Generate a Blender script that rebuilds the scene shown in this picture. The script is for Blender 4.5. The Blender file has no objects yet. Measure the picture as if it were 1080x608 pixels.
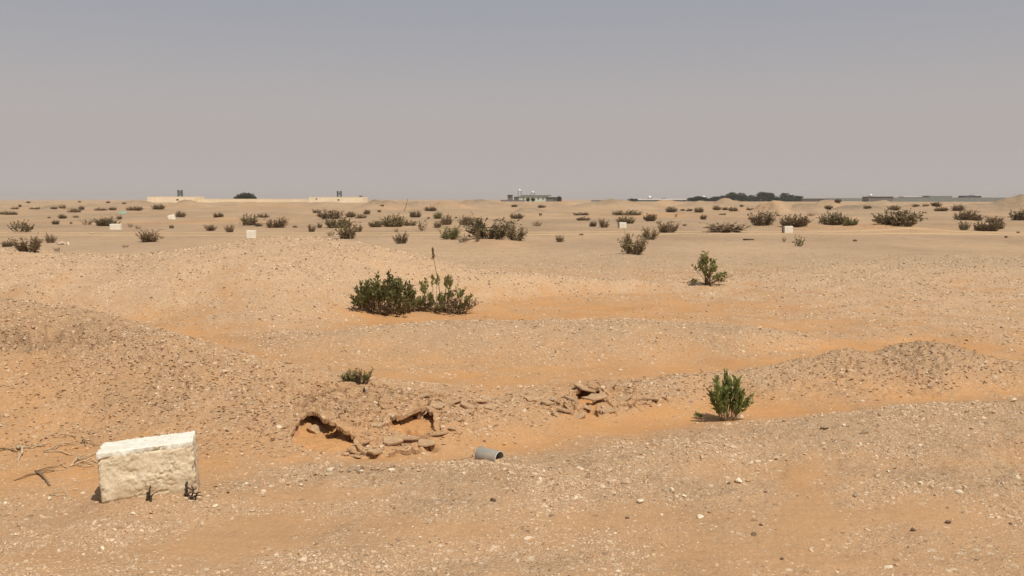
import bpy, math
import numpy as np
from math import radians, sin, cos, pi
from mathutils import Vector, Matrix, Euler

# ------------------------------------------------------------------ camera, sky, sun, exposure
FPX = 950.0            # focal length in photograph pixels (1080 wide)
CAMZ = 1.6
PITCH = math.atan(94.0 / FPX)
scene = bpy.context.scene
COL = scene.collection
cam_data = bpy.data.cameras.new('camera')
cam_data.sensor_width = 36.0
cam_data.lens = 36.0 * FPX / 1080.0
cam_data.clip_start = 0.05
cam_data.clip_end = 20000.0
cam = bpy.data.objects.new('camera', cam_data)
COL.objects.link(cam)
cam.location = (0, 0, CAMZ)
cam.rotation_euler = (pi / 2 - PITCH, 0, 0)
scene.camera = cam

SUN_EL, SUN_AZ = radians(60), radians(142)       # azimuth clockwise from +Y: from the right, a little behind the camera
sdir = Vector((sin(SUN_AZ) * cos(SUN_EL), cos(SUN_AZ) * cos(SUN_EL), sin(SUN_EL)))

world = bpy.data.worlds.new('World')
scene.world = world
world.use_nodes = True
wn, wl = world.node_tree.nodes, world.node_tree.links
wn.clear()
w_out = wn.new('ShaderNodeOutputWorld')
w_bg = wn.new('ShaderNodeBackground')
w_sky = wn.new('ShaderNodeTexSky')
w_sky.sky_type = 'NISHITA'
w_sky.sun_disc = False
w_sky.sun_elevation = SUN_EL
w_sky.sun_rotation = SUN_AZ
w_sky.altitude = 0
w_sky.air_density = 1.0
w_sky.dust_density = 7.0
w_sky.ozone_density = 1.0
SKY_STRENGTH = 0.10
# dust hanging in the air: the clear-sky colour is mixed with an even dust colour, thicker towards the horizon
w_geo = wn.new('ShaderNodeTexCoord')
w_sep = wn.new('ShaderNodeSeparateXYZ')
wl.new(w_geo.outputs['Generated'], w_sep.inputs[0])
w_ramp = wn.new('ShaderNodeValToRGB')
w_ramp.color_ramp.interpolation = 'EASE'
els = w_ramp.color_ramp.elements
els[0].position = 0.0
els[0].color = (5.5, 4.92, 4.68, 1)
els[1].position = 1.0
els[1].color = (1.9, 2.3, 3.0, 1)
for p, c in ((0.07, (5.0, 4.58, 4.46)), (0.22, (3.78, 3.84, 4.2)), (0.45, (2.6, 2.85, 3.35))):
    e = els.new(p)
    e.color = c + (1,)
wl.new(w_sep.outputs['Z'], w_ramp.inputs[0])
w_mix = wn.new('ShaderNodeMix')
w_mix.data_type = 'RGBA'
w_mix.inputs['Factor'].default_value = 0.88
wl.new(w_sky.outputs[0], w_mix.inputs['A'])
wl.new(w_ramp.outputs[0], w_mix.inputs['B'])
wl.new(w_mix.outputs['Result'], w_bg.inputs['Color'])
w_bg.inputs['Strength'].default_value = SKY_STRENGTH
wl.new(w_bg.outputs[0], w_out.inputs[0])

sun_data = bpy.data.lights.new('sun', 'SUN')
sun_data.energy = 4.0
sun_data.angle = radians(0.6)
sun_data.color = (1.0, 0.94, 0.85)
sun = bpy.data.objects.new('sun', sun_data)
COL.objects.link(sun)
sun.rotation_euler = sdir.to_track_quat('Z', 'Y').to_euler()
sun.location = (0, 0, 50)

scene.view_settings.view_transform = 'Standard'
scene.view_settings.look = 'None'
scene.view_settings.exposure = 0.0
scene.view_settings.gamma = 1.0
scene.view_settings.use_curve_mapping = False
scene.cycles.max_bounces = 6
scene.cycles.diffuse_bounces = 3
scene.cycles.volume_bounces = 0

# ------------------------------------------------------------------ small helpers
RNG = np.random.default_rng(7)

def tag(o, label=None, cat=None, group=None, kind=None):
    if label: o['label'] = label
    if cat: o['category'] = cat
    if group: o['group'] = group
    if kind: o['kind'] = kind
    return o

def link(name, data, parent=None, loc=None, rot=None, scale=None):
    o = bpy.data.objects.new(name, data)
    COL.objects.link(o)
    if parent is not None: o.parent = parent
    if loc is not None: o.location = loc
    if rot is not None: o.rotation_euler = rot
    if scale is not None: o.scale = scale
    return o

def mesh_np(name, V, F, mats=(), mat_idx=None, smooth=False):
    """V (n,3); F list of arrays (m,k) with k = 3 or 4."""
    if isinstance(F, np.ndarray): F = [F]
    F = [np.asarray(f, dtype=np.int32) for f in F if len(f)]
    me = bpy.data.meshes.new(name)
    V = np.asarray(V, dtype=np.float32)
    me.vertices.add(len(V))
    me.vertices.foreach_set('co', V.ravel())
    loops = np.concatenate([f.ravel() for f in F])
    tot = np.concatenate([np.full(len(f), f.shape[1], np.int32) for f in F])
    start = np.concatenate([[0], np.cumsum(tot)[:-1]]).astype(np.int32)
    me.loops.add(len(loops))
    me.loops.foreach_set('vertex_index', loops)
    me.polygons.add(len(tot))
    me.polygons.foreach_set('loop_start', start)
    me.polygons.foreach_set('loop_total', tot)
    if mat_idx is not None: me.polygons.foreach_set('material_index', np.asarray(mat_idx, np.int32))
    me.polygons.foreach_set('use_smooth', np.full(len(tot), bool(smooth)))
    for m in mats: me.materials.append(m)
    me.update(calc_edges=True)
    me.validate()
    return me

# ------------------------------------------------------------------ noise in numpy
_perm = np.random.default_rng(3).permutation(4096).astype(np.int64)
_gang = np.random.default_rng(4).random(4096) * 2 * np.pi
_gx, _gy = np.cos(_gang).astype(np.float32), np.sin(_gang).astype(np.float32)
_ru = np.random.default_rng(5).random(4096).astype(np.float32)

def _hash(ix, iy, s):
    return _perm[(_perm[(ix + s * 131) & 4095] + iy) & 4095]

def perlin(x, y, s=0):
    ix, iy = np.floor(x).astype(np.int64), np.floor(y).astype(np.int64)
    fx, fy = (x - ix).astype(np.float32), (y - iy).astype(np.float32)
    u, v = fx * fx * fx * (fx * (fx * 6 - 15) + 10), fy * fy * fy * (fy * (fy * 6 - 15) + 10)
    def g(a, b):
        h = _hash(ix + a, iy + b, s)
        return _gx[h] * (fx - a) + _gy[h] * (fy - b)
    n0 = g(0, 0) * (1 - u) + g(1, 0) * u
    n1 = g(0, 1) * (1 - u) + g(1, 1) * u
    return (n0 * (1 - v) + n1 * v) * 1.5

def fbm(x, y, oct=4, s=0, gain=0.5):
    a, t, f = 1.0, 0.0, 1.0
    for k in range(oct):
        t = t + a * perlin(x * f, y * f, s + k)
        a *= gain
        f *= 2.03
    return t

def cellular(x, y, s=0):
    """distance to the nearest and to the second nearest cell point, and a random value of the nearest cell"""
    ix, iy = np.floor(x).astype(np.int64), np.floor(y).astype(np.int64)
    d1 = np.full(x.shape, 9.0, np.float32)
    d2 = np.full(x.shape, 9.0, np.float32)
    idc = np.zeros(x.shape, np.float32)
    for a in (-1, 0, 1):
        for b in (-1, 0, 1):
            h = _hash(ix + a, iy + b, s)
            px = ix + a + _ru[h]
            py = iy + b + _ru[(h * 7 + 13) & 4095]
            d = np.hypot(x - px, y - py).astype(np.float32)
            nearer = d < d1
            d2 = np.where(nearer, d1, np.minimum(d2, d))
            idc = np.where(nearer, _ru[(h * 3 + 5) & 4095], idc)
            d1 = np.where(nearer, d, d1)
    return d1, d2, idc

def sstep(a, b, x):
    t = np.clip((x - a) / (b - a), 0, 1)
    return t * t * (3 - 2 * t)

# ------------------------------------------------------------------ the lie of the land
# Feature lines of the ground (foot, crest, trough ...) from near to far. Each holds, for a set of bearings, how far below
# the horizon it is seen and its height; from these follow its real distance, so every line is a line on real terrain.
BX = np.array([-150, 0, 100, 200, 300, 400, 500, 600, 700, 800, 900, 1000, 1080, 1230], float)
def row(vals):
    v = [float(t) for t in vals]
    return np.array([v[0]] + v + [v[-1]])
#                 0    100   200   300   400   500   600   700   800   900  1000  1080
FEAT = [  # (rows below top, heights, gravel, clods)
 (row([608] * 12), row([0] * 12), row([.55, .5, .45, .5, .6, .65, .7, .6, .5, .5, .55, .6]), 0.0),
 (row([572, 572, 565, 556, 550, 548, 545, 540, 545, 540, 540, 540]), row([-.02, -.02, -.02, -.01, 0, .01, .01, .0, 0, .01, .02, .03]), row([.6, .5, .3, .35, .45, .5, .45, .35, .3, .35, .4, .45]), 0.0),
 (row([540, 538, 524, 505, 496, 491, 483, 473, 459, 446, 436, 428]), row([0, 0, .02, .03, .04, .05, .06, .08, .10, .11, .12, .13]), row([.6, .6, .75, .85, .9, 1, 1, 1, 1, 1, 1, 1]), 0.04),
 (row([502, 498, 494, 487, 483, 479, 463, 449, 437, 430, 420, 412]), row([0, 0, 0, 0, -.02, -.03, -.02, -.02, -.01, 0, 0, 0]), row([.25, .2, .12, .1, .1, .05, .03, .05, .05, .12, .15, .2]), 0.0),
 (row([470, 468, 470, 474, 470, 462, 445, 432, 425, 420, 412, 407]), row([.02] * 12), row([.2, .25, .25, .3, .35, .2, .1, .08, .1, .2, .25, .3]), row([.3, .3, .3, .3, .5, .2, 0, 0, .1, .4, .4, .4])),
 (row([375, 372, 388, 405, 424, 430, 425, 415, 405, 386, 385, 400]), row([.38, .40, .33, .22, .14, .10, .08, .08, .10, .17, .17, .09]), row([.4, .5, .55, .5, .5, .5, .5, .5, .6, .6, .6, .6]), row([.3, 1, 1, .8, .6, .4, .6, .6, .6, 1, 1, .9])),
 (row([320, 333, 360, 385, 402, 411, 410, 403, 393, 368, 367, 391]), row([.66, .60, .48, .33, .20, .14, .12, .14, .16, .25, .25, .13]), row([.8, .8, .8, .7, .6, .5, .5, .7, .8, .9, .8, .7]), row([.5, .4, .3, .2, .1, .1, .3, .5, .6, .8, .9, .6])),
 (row([335, 345, 358, 382, 398, 405, 402, 395, 388, 374, 376, 385]), row([.15, .10, .05, .08, .06, .05, .05, .05, .05, .05, .04, .03]), row([.4, .15, .1, .2, .15, .12, .12, .15, .2, .15, .2, .25]), 0.0),
 (row([332, 342, 354, 378, 388, 388, 388, 384, 376, 366, 365, 372]), row([.18, .13, .08, .08, .05, .04, .04, .04, .05, .04, .04, .03]), row([.5, .2, .1, .5, .45, .4, .35, .35, .35, .08, .1, .2]), 0.0),
 (row([328, 338, 351, 355, 346, 342, 340, 340, 350, 360, 352, 358]), row([.20, .15, .08, .20, .25, .25, .26, .25, .20, .08, .10, .08]), row([.6, .4, .15, .9, .9, .95, .95, .95, .9, .3, .5, .5]), 0.1),
 (row([325, 335, 346, 348, 340, 338, 336, 335, 344, 345, 335, 340]), row([.22, .17, .10, .10, .08, .05, .05, .06, .05, .08, .12, .12]), row([.65, .5, .3, .5, .12, .05, .05, .15, .2, .4, .6, .6]), 0.0),
 (row([305, 308, 315, 315, 318, 318, 312, 310, 312, 308, 302, 302]), row([.40, .38, .32, .35, .22, .12, .10, .10, .12, .20, .25, .25]), row([.7, .65, .6, .7, .7, .3, .3, .4, .55, .65, .6, .65]), 0.0),
 (row([264, 271, 266, 250, 262, 284, 293, 297, 290, 280, 277, 277]), row([.78, .70, .82, .98, .82, .50, .35, .22, .25, .35, .38, .40]), row([1, 1, 1, 1, 1, 1, .9, .7, .8, .95, .95, .95]), 0.0),
 (row([272, 272, 268, 266, 268, 285, 292, 294, 287, 277, 272, 272]), row([.1, .1, .15, .1, .1, .15, .15, .15, .18, .2, .2, .2]), row([.5] * 12), 0.0),
 (row([262] * 12), row([.1] * 12), row([.45] * 12), 0.0),
 (row([248] * 12), row([.1] * 12), row([.35] * 12), 0.0),
 (row([238] * 12), row([.15] * 12), row([.3] * 12), 0.0),
 (row([228] * 12), row([.2] * 12), row([.3] * 12), 0.0),
 (row([221.5] * 12), row([.25] * 12), row([.3] * 12), 0.0),
 (row([216.5] * 12), row([.3] * 12), row([.3] * 12), 0.0),
 (row([213.8] * 12), row([.35] * 12), row([.3] * 12), 0.0),
]
def tan_dep(py):
    return np.tan(PITCH + np.arctan((py - 304.0) / FPX))

TPX = np.arange(-150, 1231, 3.0)                        # bearings of the table
TR = np.exp(np.linspace(np.log(0.4), np.log(8000), 2600))  # distances of the table
def smooth_interp(x, xp, fp):
    """cubic (Catmull-Rom like) interpolation over the bearings"""
    i = np.clip(np.searchsorted(xp, x) - 1, 0, len(xp) - 2)
    m = np.gradient(fp, xp)
    h = xp[i + 1] - xp[i]
    t = (x - xp[i]) / h
    return ((2*t**3 - 3*t**2 + 1) * fp[i] + (t**3 - 2*t**2 + t) * h * m[i] + (-2*t**3 + 3*t**2) * fp[i+1] + (t**3 - t**2) * h * m[i+1])

def build_tables():
    pys, zs, gs, cs = [], [], [], []
    for py, z, g, c in FEAT:
        pys.append(smooth_interp(TPX, BX, py))
        zs.append(smooth_interp(TPX, BX, z))
        gs.append(np.interp(TPX, BX, g))
        cs.append(np.interp(TPX, BX, c) if isinstance(c, np.ndarray) else np.full(len(TPX), c))
    PY, Z, G, C = map(np.array, (pys, zs, gs, cs))
    D = (CAMZ - Z) / tan_dep(PY)
    for j in range(1, len(D)): D[j] = np.maximum(D[j], D[j - 1] * 1.025)
    n = len(TPX)
    pre = [(0.4, 0.0, .5, 0), (2.2, 0.0, .5, 0)]
    post = [(520., .35, .3, 0), (800., .3, .3, 0), (2000., .0, .3, 0), (8000., -4.0, .3, 0)]
    stack = lambda arr, k: np.vstack([np.full((1, n), p[k]) for p in pre] + [arr] + [np.full((1, n), p[k]) for p in post])
    D, Z, G, C = stack(D, 0), stack(Z, 1), stack(G, 2), stack(C, 3)
    cosb = FPX / np.hypot(FPX, TPX - 540.0)
    HT = np.zeros((n, len(TR)), np.float32)
    GT, CT = np.zeros_like(HT), np.zeros_like(HT)
    lr = np.log(TR)
    for i in range(n):
        x = np.log(D[:, i] / cosb[i])
        y = Z[:, i]
        h = np.diff(x); d = np.diff(y) / h
        m = np.zeros(len(x))
        same = d[:-1] * d[1:] > 0
        w1, w2 = 2 * h[1:] + h[:-1], h[1:] + 2 * h[:-1]
        with np.errstate(divide='ignore', invalid='ignore'):
            hm = (w1 + w2) / (w1 / d[:-1] + w2 / d[1:])
        m[1:-1] = np.where(same, hm, 0)
        k = np.clip(np.searchsorted(x, lr) - 1, 0, len(x) - 2)
        t = np.clip((lr - x[k]) / h[k], 0, 1)
        HT[i] = ((2*t**3 - 3*t**2 + 1) * y[k] + (t**3 - 2*t**2 + t) * h[k] * m[k] + (-2*t**3 + 3*t**2) * y[k+1] + (t**3 - t**2) * h[k] * m[k+1])
        GT[i] = np.interp(lr, x, G[:, i])
        CT[i] = np.interp(lr, x, C[:, i])
    return HT, GT, CT
HT, GT, CT = build_tables()

def bear(x, y):
    """bearing as a photograph column, blended to the middle behind the viewer"""
    th = np.arctan2(x, y)
    px = 540 + FPX * np.tan(np.clip(th, -0.6, 0.6))
    w = sstep(0.9, 2.4, np.abs(th))
    return px * (1 - w) + 540 * w

def lookup(T, x, y):
    r = np.clip(np.hypot(x, y), TR[0], TR[-1] * .999)
    fi = np.clip((bear(x, y) - TPX[0]) / 3.0, 0, len(TPX) - 1.001)
    fj = np.clip((np.log(r) - np.log(TR[0])) / (np.log(TR[1]) - np.log(TR[0])), 0, len(TR) - 1.001)
    i, j = fi.astype(np.int64), fj.astype(np.int64)
    a, b = (fi - i).astype(np.float32), (fj - j).astype(np.float32)
    return T[i, j]*(1-a)*(1-b) + T[i+1, j]*a*(1-b) + T[i, j+1]*(1-a)*b + T[i+1, j+1]*a*b

def G0(px, py, z=0.0):
    """where the sight line of a photograph point meets the level z"""
    xc, yc = (px - 540.0) / FPX, -(py - 304.0) / FPX
    d = np.array([xc, cos(PITCH) + yc * sin(PITCH), yc * cos(PITCH) - sin(PITCH)])
    t = (z - CAMZ) / d[2]
    return np.array([d[0] * t, d[1] * t])

# two hollows under the cracked crust, a third smaller one: outlines (open part) in ground coordinates
def poly_dist(x, y, P):
    """signed distance to polygon (negative inside)"""
    P = np.asarray(P)
    best = np.full(x.shape, 1e9)
    inside = np.zeros(x.shape, bool)
    n = len(P)
    for k in range(n):
        ax, ay = P[k]; bx_, by_ = P[(k + 1) % n]
        ex, ey = bx_ - ax, by_ - ay
        t = np.clip(((x - ax) * ex + (y - ay) * ey) / (ex * ex + ey * ey), 0, 1)
        best = np.minimum(best, np.hypot(x - ax - t * ex, y - ay - t * ey))
        c = ((ay > y) != (by_ > y)) & (x < ex * (y - ay) / (ey + 1e-12) + ax)
        inside ^= c
    return np.where(inside, -best, best)

def smooth_h(x, y):
    return lookup(HT, x, y)
def first_hit(px, py, hf):
    px, py = np.atleast_1d(np.asarray(px, float)), np.atleast_1d(np.asarray(py, float))
    xc, yc = (px - 540.0) / FPX, -(py - 304.0) / FPX
    dy, dz = cos(PITCH) + yc * sin(PITCH), yc * cos(PITCH) - sin(PITCH)
    s = np.exp(np.linspace(np.log(2.0), np.log(2500), 3200))
    X, Y = xc[:, None] * s, dy[:, None] * s
    Zr = CAMZ + dz[:, None] * s
    below = Zr < hf(X.ravel(), Y.ravel()).reshape(X.shape)
    k = np.argmax(below, axis=1)
    k = np.where(below.any(axis=1), k, len(s) - 1)
    ii = np.arange(len(px))
    return np.stack([X[ii, k], Y[ii, k], hf(X[ii, k], Y[ii, k])], 1)

def outline(pts):
    return first_hit([p[0] for p in pts], [p[1] for p in pts], smooth_h)[:, :2]
HOLE1 = outline([(309, 457), (318, 446), (329, 438), (340, 446), (348, 451), (353, 449), (362, 457), (376, 462), (372, 468), (362, 474), (345, 477), (325, 474), (312, 466)])
HOLE2 = outline([(404, 436), (411, 443), (420, 445), (432, 442), (440, 436), (449, 437), (457, 443), (459, 452), (446, 457), (430, 457), (418, 454)])
HOLE3 = outline([(606, 416), (614, 411), (624, 412), (633, 413), (630, 418), (624, 424), (630, 428), (622, 433), (612, 430), (614, 424)])
HOLES = [(HOLE1, .075, .15), (HOLE2, .05, .12), (HOLE3, .05, .08)]
PITS = []
for P, dep, back in HOLES:
    c = P.mean(0)
    r = np.hypot(P[:, 0] - c[0], P[:, 1] - c[1]).max() + .6
    PITS.append((P, dep, back, c, r))

# separate low mounds far out: bearing column, foot row, width, height as seen, share of grey gravel on it
MOUNDS = [(62, 225, 30, 6, .8), (100, 221.5, 16, 4, .5), (30, 222, 30, 3, .3), (140, 218, 40, 3.5, .7), (200, 219, 34, 6, .5), (285, 224, 110, 6, -.4), (345, 219, 60, 4, .2), (403, 222, 50, 8, .9), (440, 219.5, 30, 5, .8), (470, 222.5, 50, 7, .3),
          (505, 219.5, 60, 6, .8), (560, 226.5, 22, 3.5, .7), (600, 219, 50, 4, -.3), (650, 221, 70, 6.5, .5), (700, 218, 50, 4, -.3), (735, 219.5, 30, 5, .2), (765, 219, 30, 6.5, -.2), (815, 226, 34, 10, -.4), (846, 226, 46, 8, .9), (872, 221, 34, 7, .2),
          (905, 225.5, 60, 6, 1.), (930, 219.5, 34, 6, .5), (975, 221, 60, 4, -.2), (1035, 224, 60, 6, .6), (1075, 224, 60, 13, .4), (1110, 226, 60, 15, .5), (165, 232, 60, 3, .4), (235, 233, 50, 3, -.4), (740, 238, 60, 4, .3), (925, 243, 110, 5, -.8), (520, 258, 70, 4, -.6), (840, 240, 60, 3, -.5), (-20, 224, 40, 6, .6)]
def mound_field(x, y):
    dz = np.zeros_like(x); gr = np.zeros_like(x)
    R = np.hypot(x, y)
    m = (R > 25) & (R < 420) & (y > 0)
    if not np.any(m): return dz, gr
    xm, ym = x[m], y[m]
    a, b = np.zeros_like(xm), np.zeros_like(xm)
    wx = xm + .9 * perlin(xm * .35, ym * .3, 201) + .25 * perlin(xm * 1.3, ym * 1.3, 202)
    wy = ym + 1.5 * perlin(xm * .3, ym * .25, 203)
    for px, py, w, h, gq in MOUNDS:
        Y = CAMZ / tan_dep(py) * .93
        X = (px - 540) / FPX * Y
        sx = w / FPX * Y / 2.1
        sy = max(sx * 1.2, 3.0)
        e = np.exp(-(((wx - X) / sx) ** 2) - ((wy - Y) / sy) ** 2)
        hh = 1.25 * h / FPX * Y
        a = np.maximum(a, e * hh)
        b = b + gq * e
    dz[m] = a * (1 + .15 * perlin(xm * .8, ym * .8, 205)); gr[m] = b
    return dz, gr

# patches of the near ground seen as bare sand (-) or packed with stones (+): column, row, half sizes
PATCH = [(848, 515, 24, 34, -.8), (852, 552, 32, 16, -.7), (880, 590, 60, 10, -.4), (240, 572, 60, 12, -.4), (330, 521, 95, 8, -.9), (480, 560, 60, 10, -.5), (300, 552, 60, 10, -.5), (60, 590, 80, 16, -.4), (470, 535, 45, 12, .7), (395, 500, 60, 8, .9),
         (620, 518, 60, 10, .8), (760, 520, 60, 14, .8), (1062, 506, 26, 14, 1), (985, 510, 45, 12, .8), (930, 470, 60, 8, .6), (700, 548, 110, 10, -.4), (560, 590, 110, 14, .5), (330, 590, 60, 10, .6), (960, 540, 70, 14, -.4), (740, 580, 80, 14, -.35), (150, 560, 60, 10, .4), (880, 456, 60, 8, .7)]
def patches(x, y, z):
    m = (y > 2.5) & (np.hypot(x, y) < 9)
    d = np.zeros_like(x)
    if not np.any(m): return d
    xm, ym, zm = x[m], y[m], z[m] - CAMZ
    depth = ym * cos(PITCH) - zm * sin(PITCH)
    up = zm * cos(PITCH) + ym * sin(PITCH)
    px, py = 540 + FPX * xm / depth, 304 - FPX * up / depth
    px = px + 16 * perlin(xm * 5, ym * 5, 211); py = py + 6 * perlin(xm * 5, ym * 5, 212)
    t = np.zeros_like(xm)
    for a, b, ra, rb, v in PATCH:
        t = t + v * np.exp(-((px - a) / ra) ** 2 - ((py - b) / rb) ** 2)
    d[m] = t
    return d

CRACKS = [[(318, 428), (340, 422), (358, 419), (369, 416), (376, 410), (386, 417)], [(346, 449), (356, 445), (366, 438)], [(404, 437), (398, 430), (402, 424)],
          [(448, 433), (455, 428), (463, 425), (470, 427), (480, 425)], [(425, 452), (437, 458), (447, 466), (455, 472)], [(412, 478), (424, 474), (436, 475)], [(372, 472), (380, 477), (392, 480)],
          [(632, 414), (640, 417)], [(655, 432), (668, 430), (676, 426), (690, 424)], [(624, 434), (634, 438), (641, 437)], [(600, 434), (592, 428), (586, 424)]]
CRACKQ = [outline(L) for L in CRACKS]
CRACKC = [(Q.mean(0), np.hypot(*(Q - Q.mean(0)).T).max() + .15) for Q in CRACKQ]
def crack_dist(x, y):
    """distance to the nearest open crack of the shell"""
    slit = np.full(x.shape, 9.0)
    for Q, (cc, rr) in zip(CRACKQ, CRACKC):
        m = np.hypot(x - cc[0], y - cc[1]) < rr
        if not np.any(m): continue
        xm, ym, s = x[m], y[m], slit[m]
        for k in range(len(Q) - 1):
            ex, ey = Q[k + 1] - Q[k]
            t = np.clip(((xm - Q[k, 0]) * ex + (ym - Q[k, 1]) * ey) / (ex * ex + ey * ey), 0, 1)
            s = np.minimum(s, np.hypot(xm - Q[k, 0] - t * ex, ym - Q[k, 1] - t * ey))
        slit[m] = s + .007 * perlin(xm * 20, ym * 20, 191)
    return slit

def ground(x, y, crust=False, want=False):
    """height of the ground at x, y (crust: the cracked shell over the hollows)"""
    x = np.asarray(x, float); y = np.asarray(y, float)
    R = np.hypot(x, y)
    z = lookup(HT, x, y).astype(float)
    g = lookup(GT, x, y).astype(float)
    c = lookup(CT, x, y).astype(float)
    near = 1 - sstep(18, 60, R)
    n1 = fbm(x * .9, y * .9, 4, 11)
    g = np.clip(g + .20 * n1 * near + .22 * fbm(x * 3.1, y * 3.1, 3, 17) * near, 0, 1)
    c = np.clip(c * (1 + .5 * fbm(x * 2.2, y * 2.2, 3, 21)), 0, 1) * near
    far = sstep(38, 75, R)
    amp = far * np.clip(.13 * R / 75, .13, .3) * (1 - .75 * sstep(420, 900, R))
    if np.any(amp > 0):
        hm = np.maximum(0, fbm(x * .075, y * .05, 3, 31) - .05) * 1.5 + .35 * np.maximum(0, perlin(x * .2, y * .14, 37)) - .1 + .06 * fbm(x * .5, y * .5, 2, 39)
        z = z + amp * hm
        cap = CAMZ - 2.7 / FPX * np.minimum(R, 800) + .0 * R     # far dunes stay under the skyline
        over = z - cap
        z = np.where((R > 110) & (over > -.15), cap - .15 * np.exp(-np.clip((over + .15) / .15, 0, 20)), z)
    mz, mg = mound_field(x, y)
    z = z + mz
    g = np.clip(g + .8 * patches(x, y, z), 0, 1)
    z = z + .035 * near * n1 * sstep(2, 5, R) * (.35 + .65 * g)
    z = z + .012 * near * fbm(x * 5.5, y * 5.5, 3, 41) * (.15 + .85 * np.maximum(g, c))
    close = 1 - sstep(11, 22, R)
    if np.any(close > 0):
        z = z + close * g * .0045 * fbm(x * 26, y * 26, 2, 51)
        wx = x + .03 * perlin(x * 14, y * 14, 61); wy = y + .03 * perlin(x * 14, y * 14, 62)
        d1, d2, idc = cellular(wx * 17, wy * 21, 5)
        flake = (idc - .35) * sstep(0.02, .28, d2 - d1)
        d1b, d2b, idb = cellular(wx * 41, wy * 47, 6)
        flake2 = (idb - .3) * sstep(0.0, .3, d2b - d1b)
        z = z + close * c * (.036 * flake + .024 * flake2 + .016 * fbm(x * 13, y * 13, 2, 71))
        # faint wind ripples on the bare sand
        z = z + close * (1 - g) * .0012 * np.sin((y * 55 + 6 * perlin(x * 2, y * 2, 81) + x * 9))
    # saddle between the two humps of the clod bank
    z = z - .10 * np.exp(-((x - SADDLE[0]) / .22) ** 2 - ((y - SADDLE[1]) / .6) ** 2)
    # sand drifted against the marker block
    z = z + .030 * np.exp(-((x - BLOCK[0]) / .26) ** 2 - ((y - BLOCK[1] - .02) / .13) ** 2) * (1 + .5 * n1)
    # scarp bitten out of the mound's upper face
    bx, by = SCARP
    s = np.exp(-(((x - bx) / .85) ** 2)) * sstep(-.30, -.02, y - by - .12 * n1) * (1 - sstep(.0, .35, y - by))
    z = z - .13 * s * (1 + .7 * fbm(x * 9, y * 9, 3, 91))
    c = np.clip(c + .7 * s, 0, 1)
    sandy = np.zeros_like(z)
    hole_d = np.full(z.shape, 9.0)
    for P, dep, back, cc, rr in PITS:
        m = np.hypot(x - cc[0], y - cc[1]) < rr
        if not np.any(m): continue
        xm, ym = x[m], y[m]
        jig = .012 * fbm(xm * 22, ym * 22, 2, 101)
        dh = poly_dist(xm, ym, P) + jig
        hole_d[m] = np.minimum(hole_d[m], dh)
        if crust: continue
        # floor: level with the sand in front, running back under the shell
        dpit = np.minimum(dh, poly_dist(xm, ym - back * .5, P))
        dpit = np.minimum(dpit, poly_dist(xm, ym - back, P))
        inn = 1 - sstep(-.02, .05, dpit)
        t = np.clip((ym - P[:, 1].min()) / (P[:, 1].max() - P[:, 1].min()), 0, 1.3)
        prof = dep * sstep(.0, .85, t) + .012
        z[m] = z[m] * 1.0 - inn * prof
        sandy[m] = np.maximum(sandy[m], inn)
    if not crust:
        z = z - .055 * np.exp(-(crack_dist(x, y) / .035) ** 2)
    if crust:
        return (z, g, c, hole_d) if want else z
    g = g * (1 - sandy); c = c * (1 - sandy)
    return (z, g, c) if want else z
SADDLE = outline([(946, 381)])[0] + np.array([.02, .28])
BLOCK = outline([(150, 533)])[0]
SCARP = outline([(35, 352)])[0]

# ------------------------------------------------------------------ materials
def new_mat(name):
    m = bpy.data.materials.new(name)
    m.use_nodes = True
    nt = m.node_tree
    b = nt.nodes['Principled BSDF']
    return m, nt, b

def N(nt, t, **kw):
    n = nt.nodes.new(t)
    for k, v in kw.items(): setattr(n, k, v)
    return n

def mixc(nt, fac, a, b, blend='MIX'):
    m = N(nt, 'ShaderNodeMix', data_type='RGBA', blend_type=blend)
    for s, v in (('Factor', fac), ('A', a), ('B', b)):
        if isinstance(v, bpy.types.NodeSocket): nt.links.new(v, m.inputs[s])
        elif s == 'Factor': m.inputs[s].default_value = v
        else: m.inputs[s].default_value = tuple(v) + (1,)
    return m.outputs['Result']

def mathn(nt, op, a, b=None, c=None):
    m = N(nt, 'ShaderNodeMath', operation=op)
    for i, v in enumerate((a, b, c)):
        if v is None: continue
        if isinstance(v, bpy.types.NodeSocket): nt.links.new(v, m.inputs[i])
        else: m.inputs[i].default_value = v
    return m.outputs[0]

def noise(nt, scale, detail=3, vec=None, rough=.55):
    n = N(nt, 'ShaderNodeTexNoise')
    n.inputs['Scale'].default_value = scale
    n.inputs['Detail'].default_value = detail
    n.inputs['Roughness'].default_value = rough
    if vec is not None: nt.links.new(vec, n.inputs['Vector'])
    return n

def ramp(nt, fac, stops):
    r = N(nt, 'ShaderNodeValToRGB')
    e = r.color_ramp.elements
    while len(e) < len(stops): e.new(.5)
    for k, (p, col) in enumerate(stops):
        e[k].position = p
        e[k].color = (tuple(col) + (1,)) if not isinstance(col, (int, float)) else (col, col, col, 1)
    nt.links.new(fac, r.inputs[0])
    return r.outputs[0]

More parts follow.
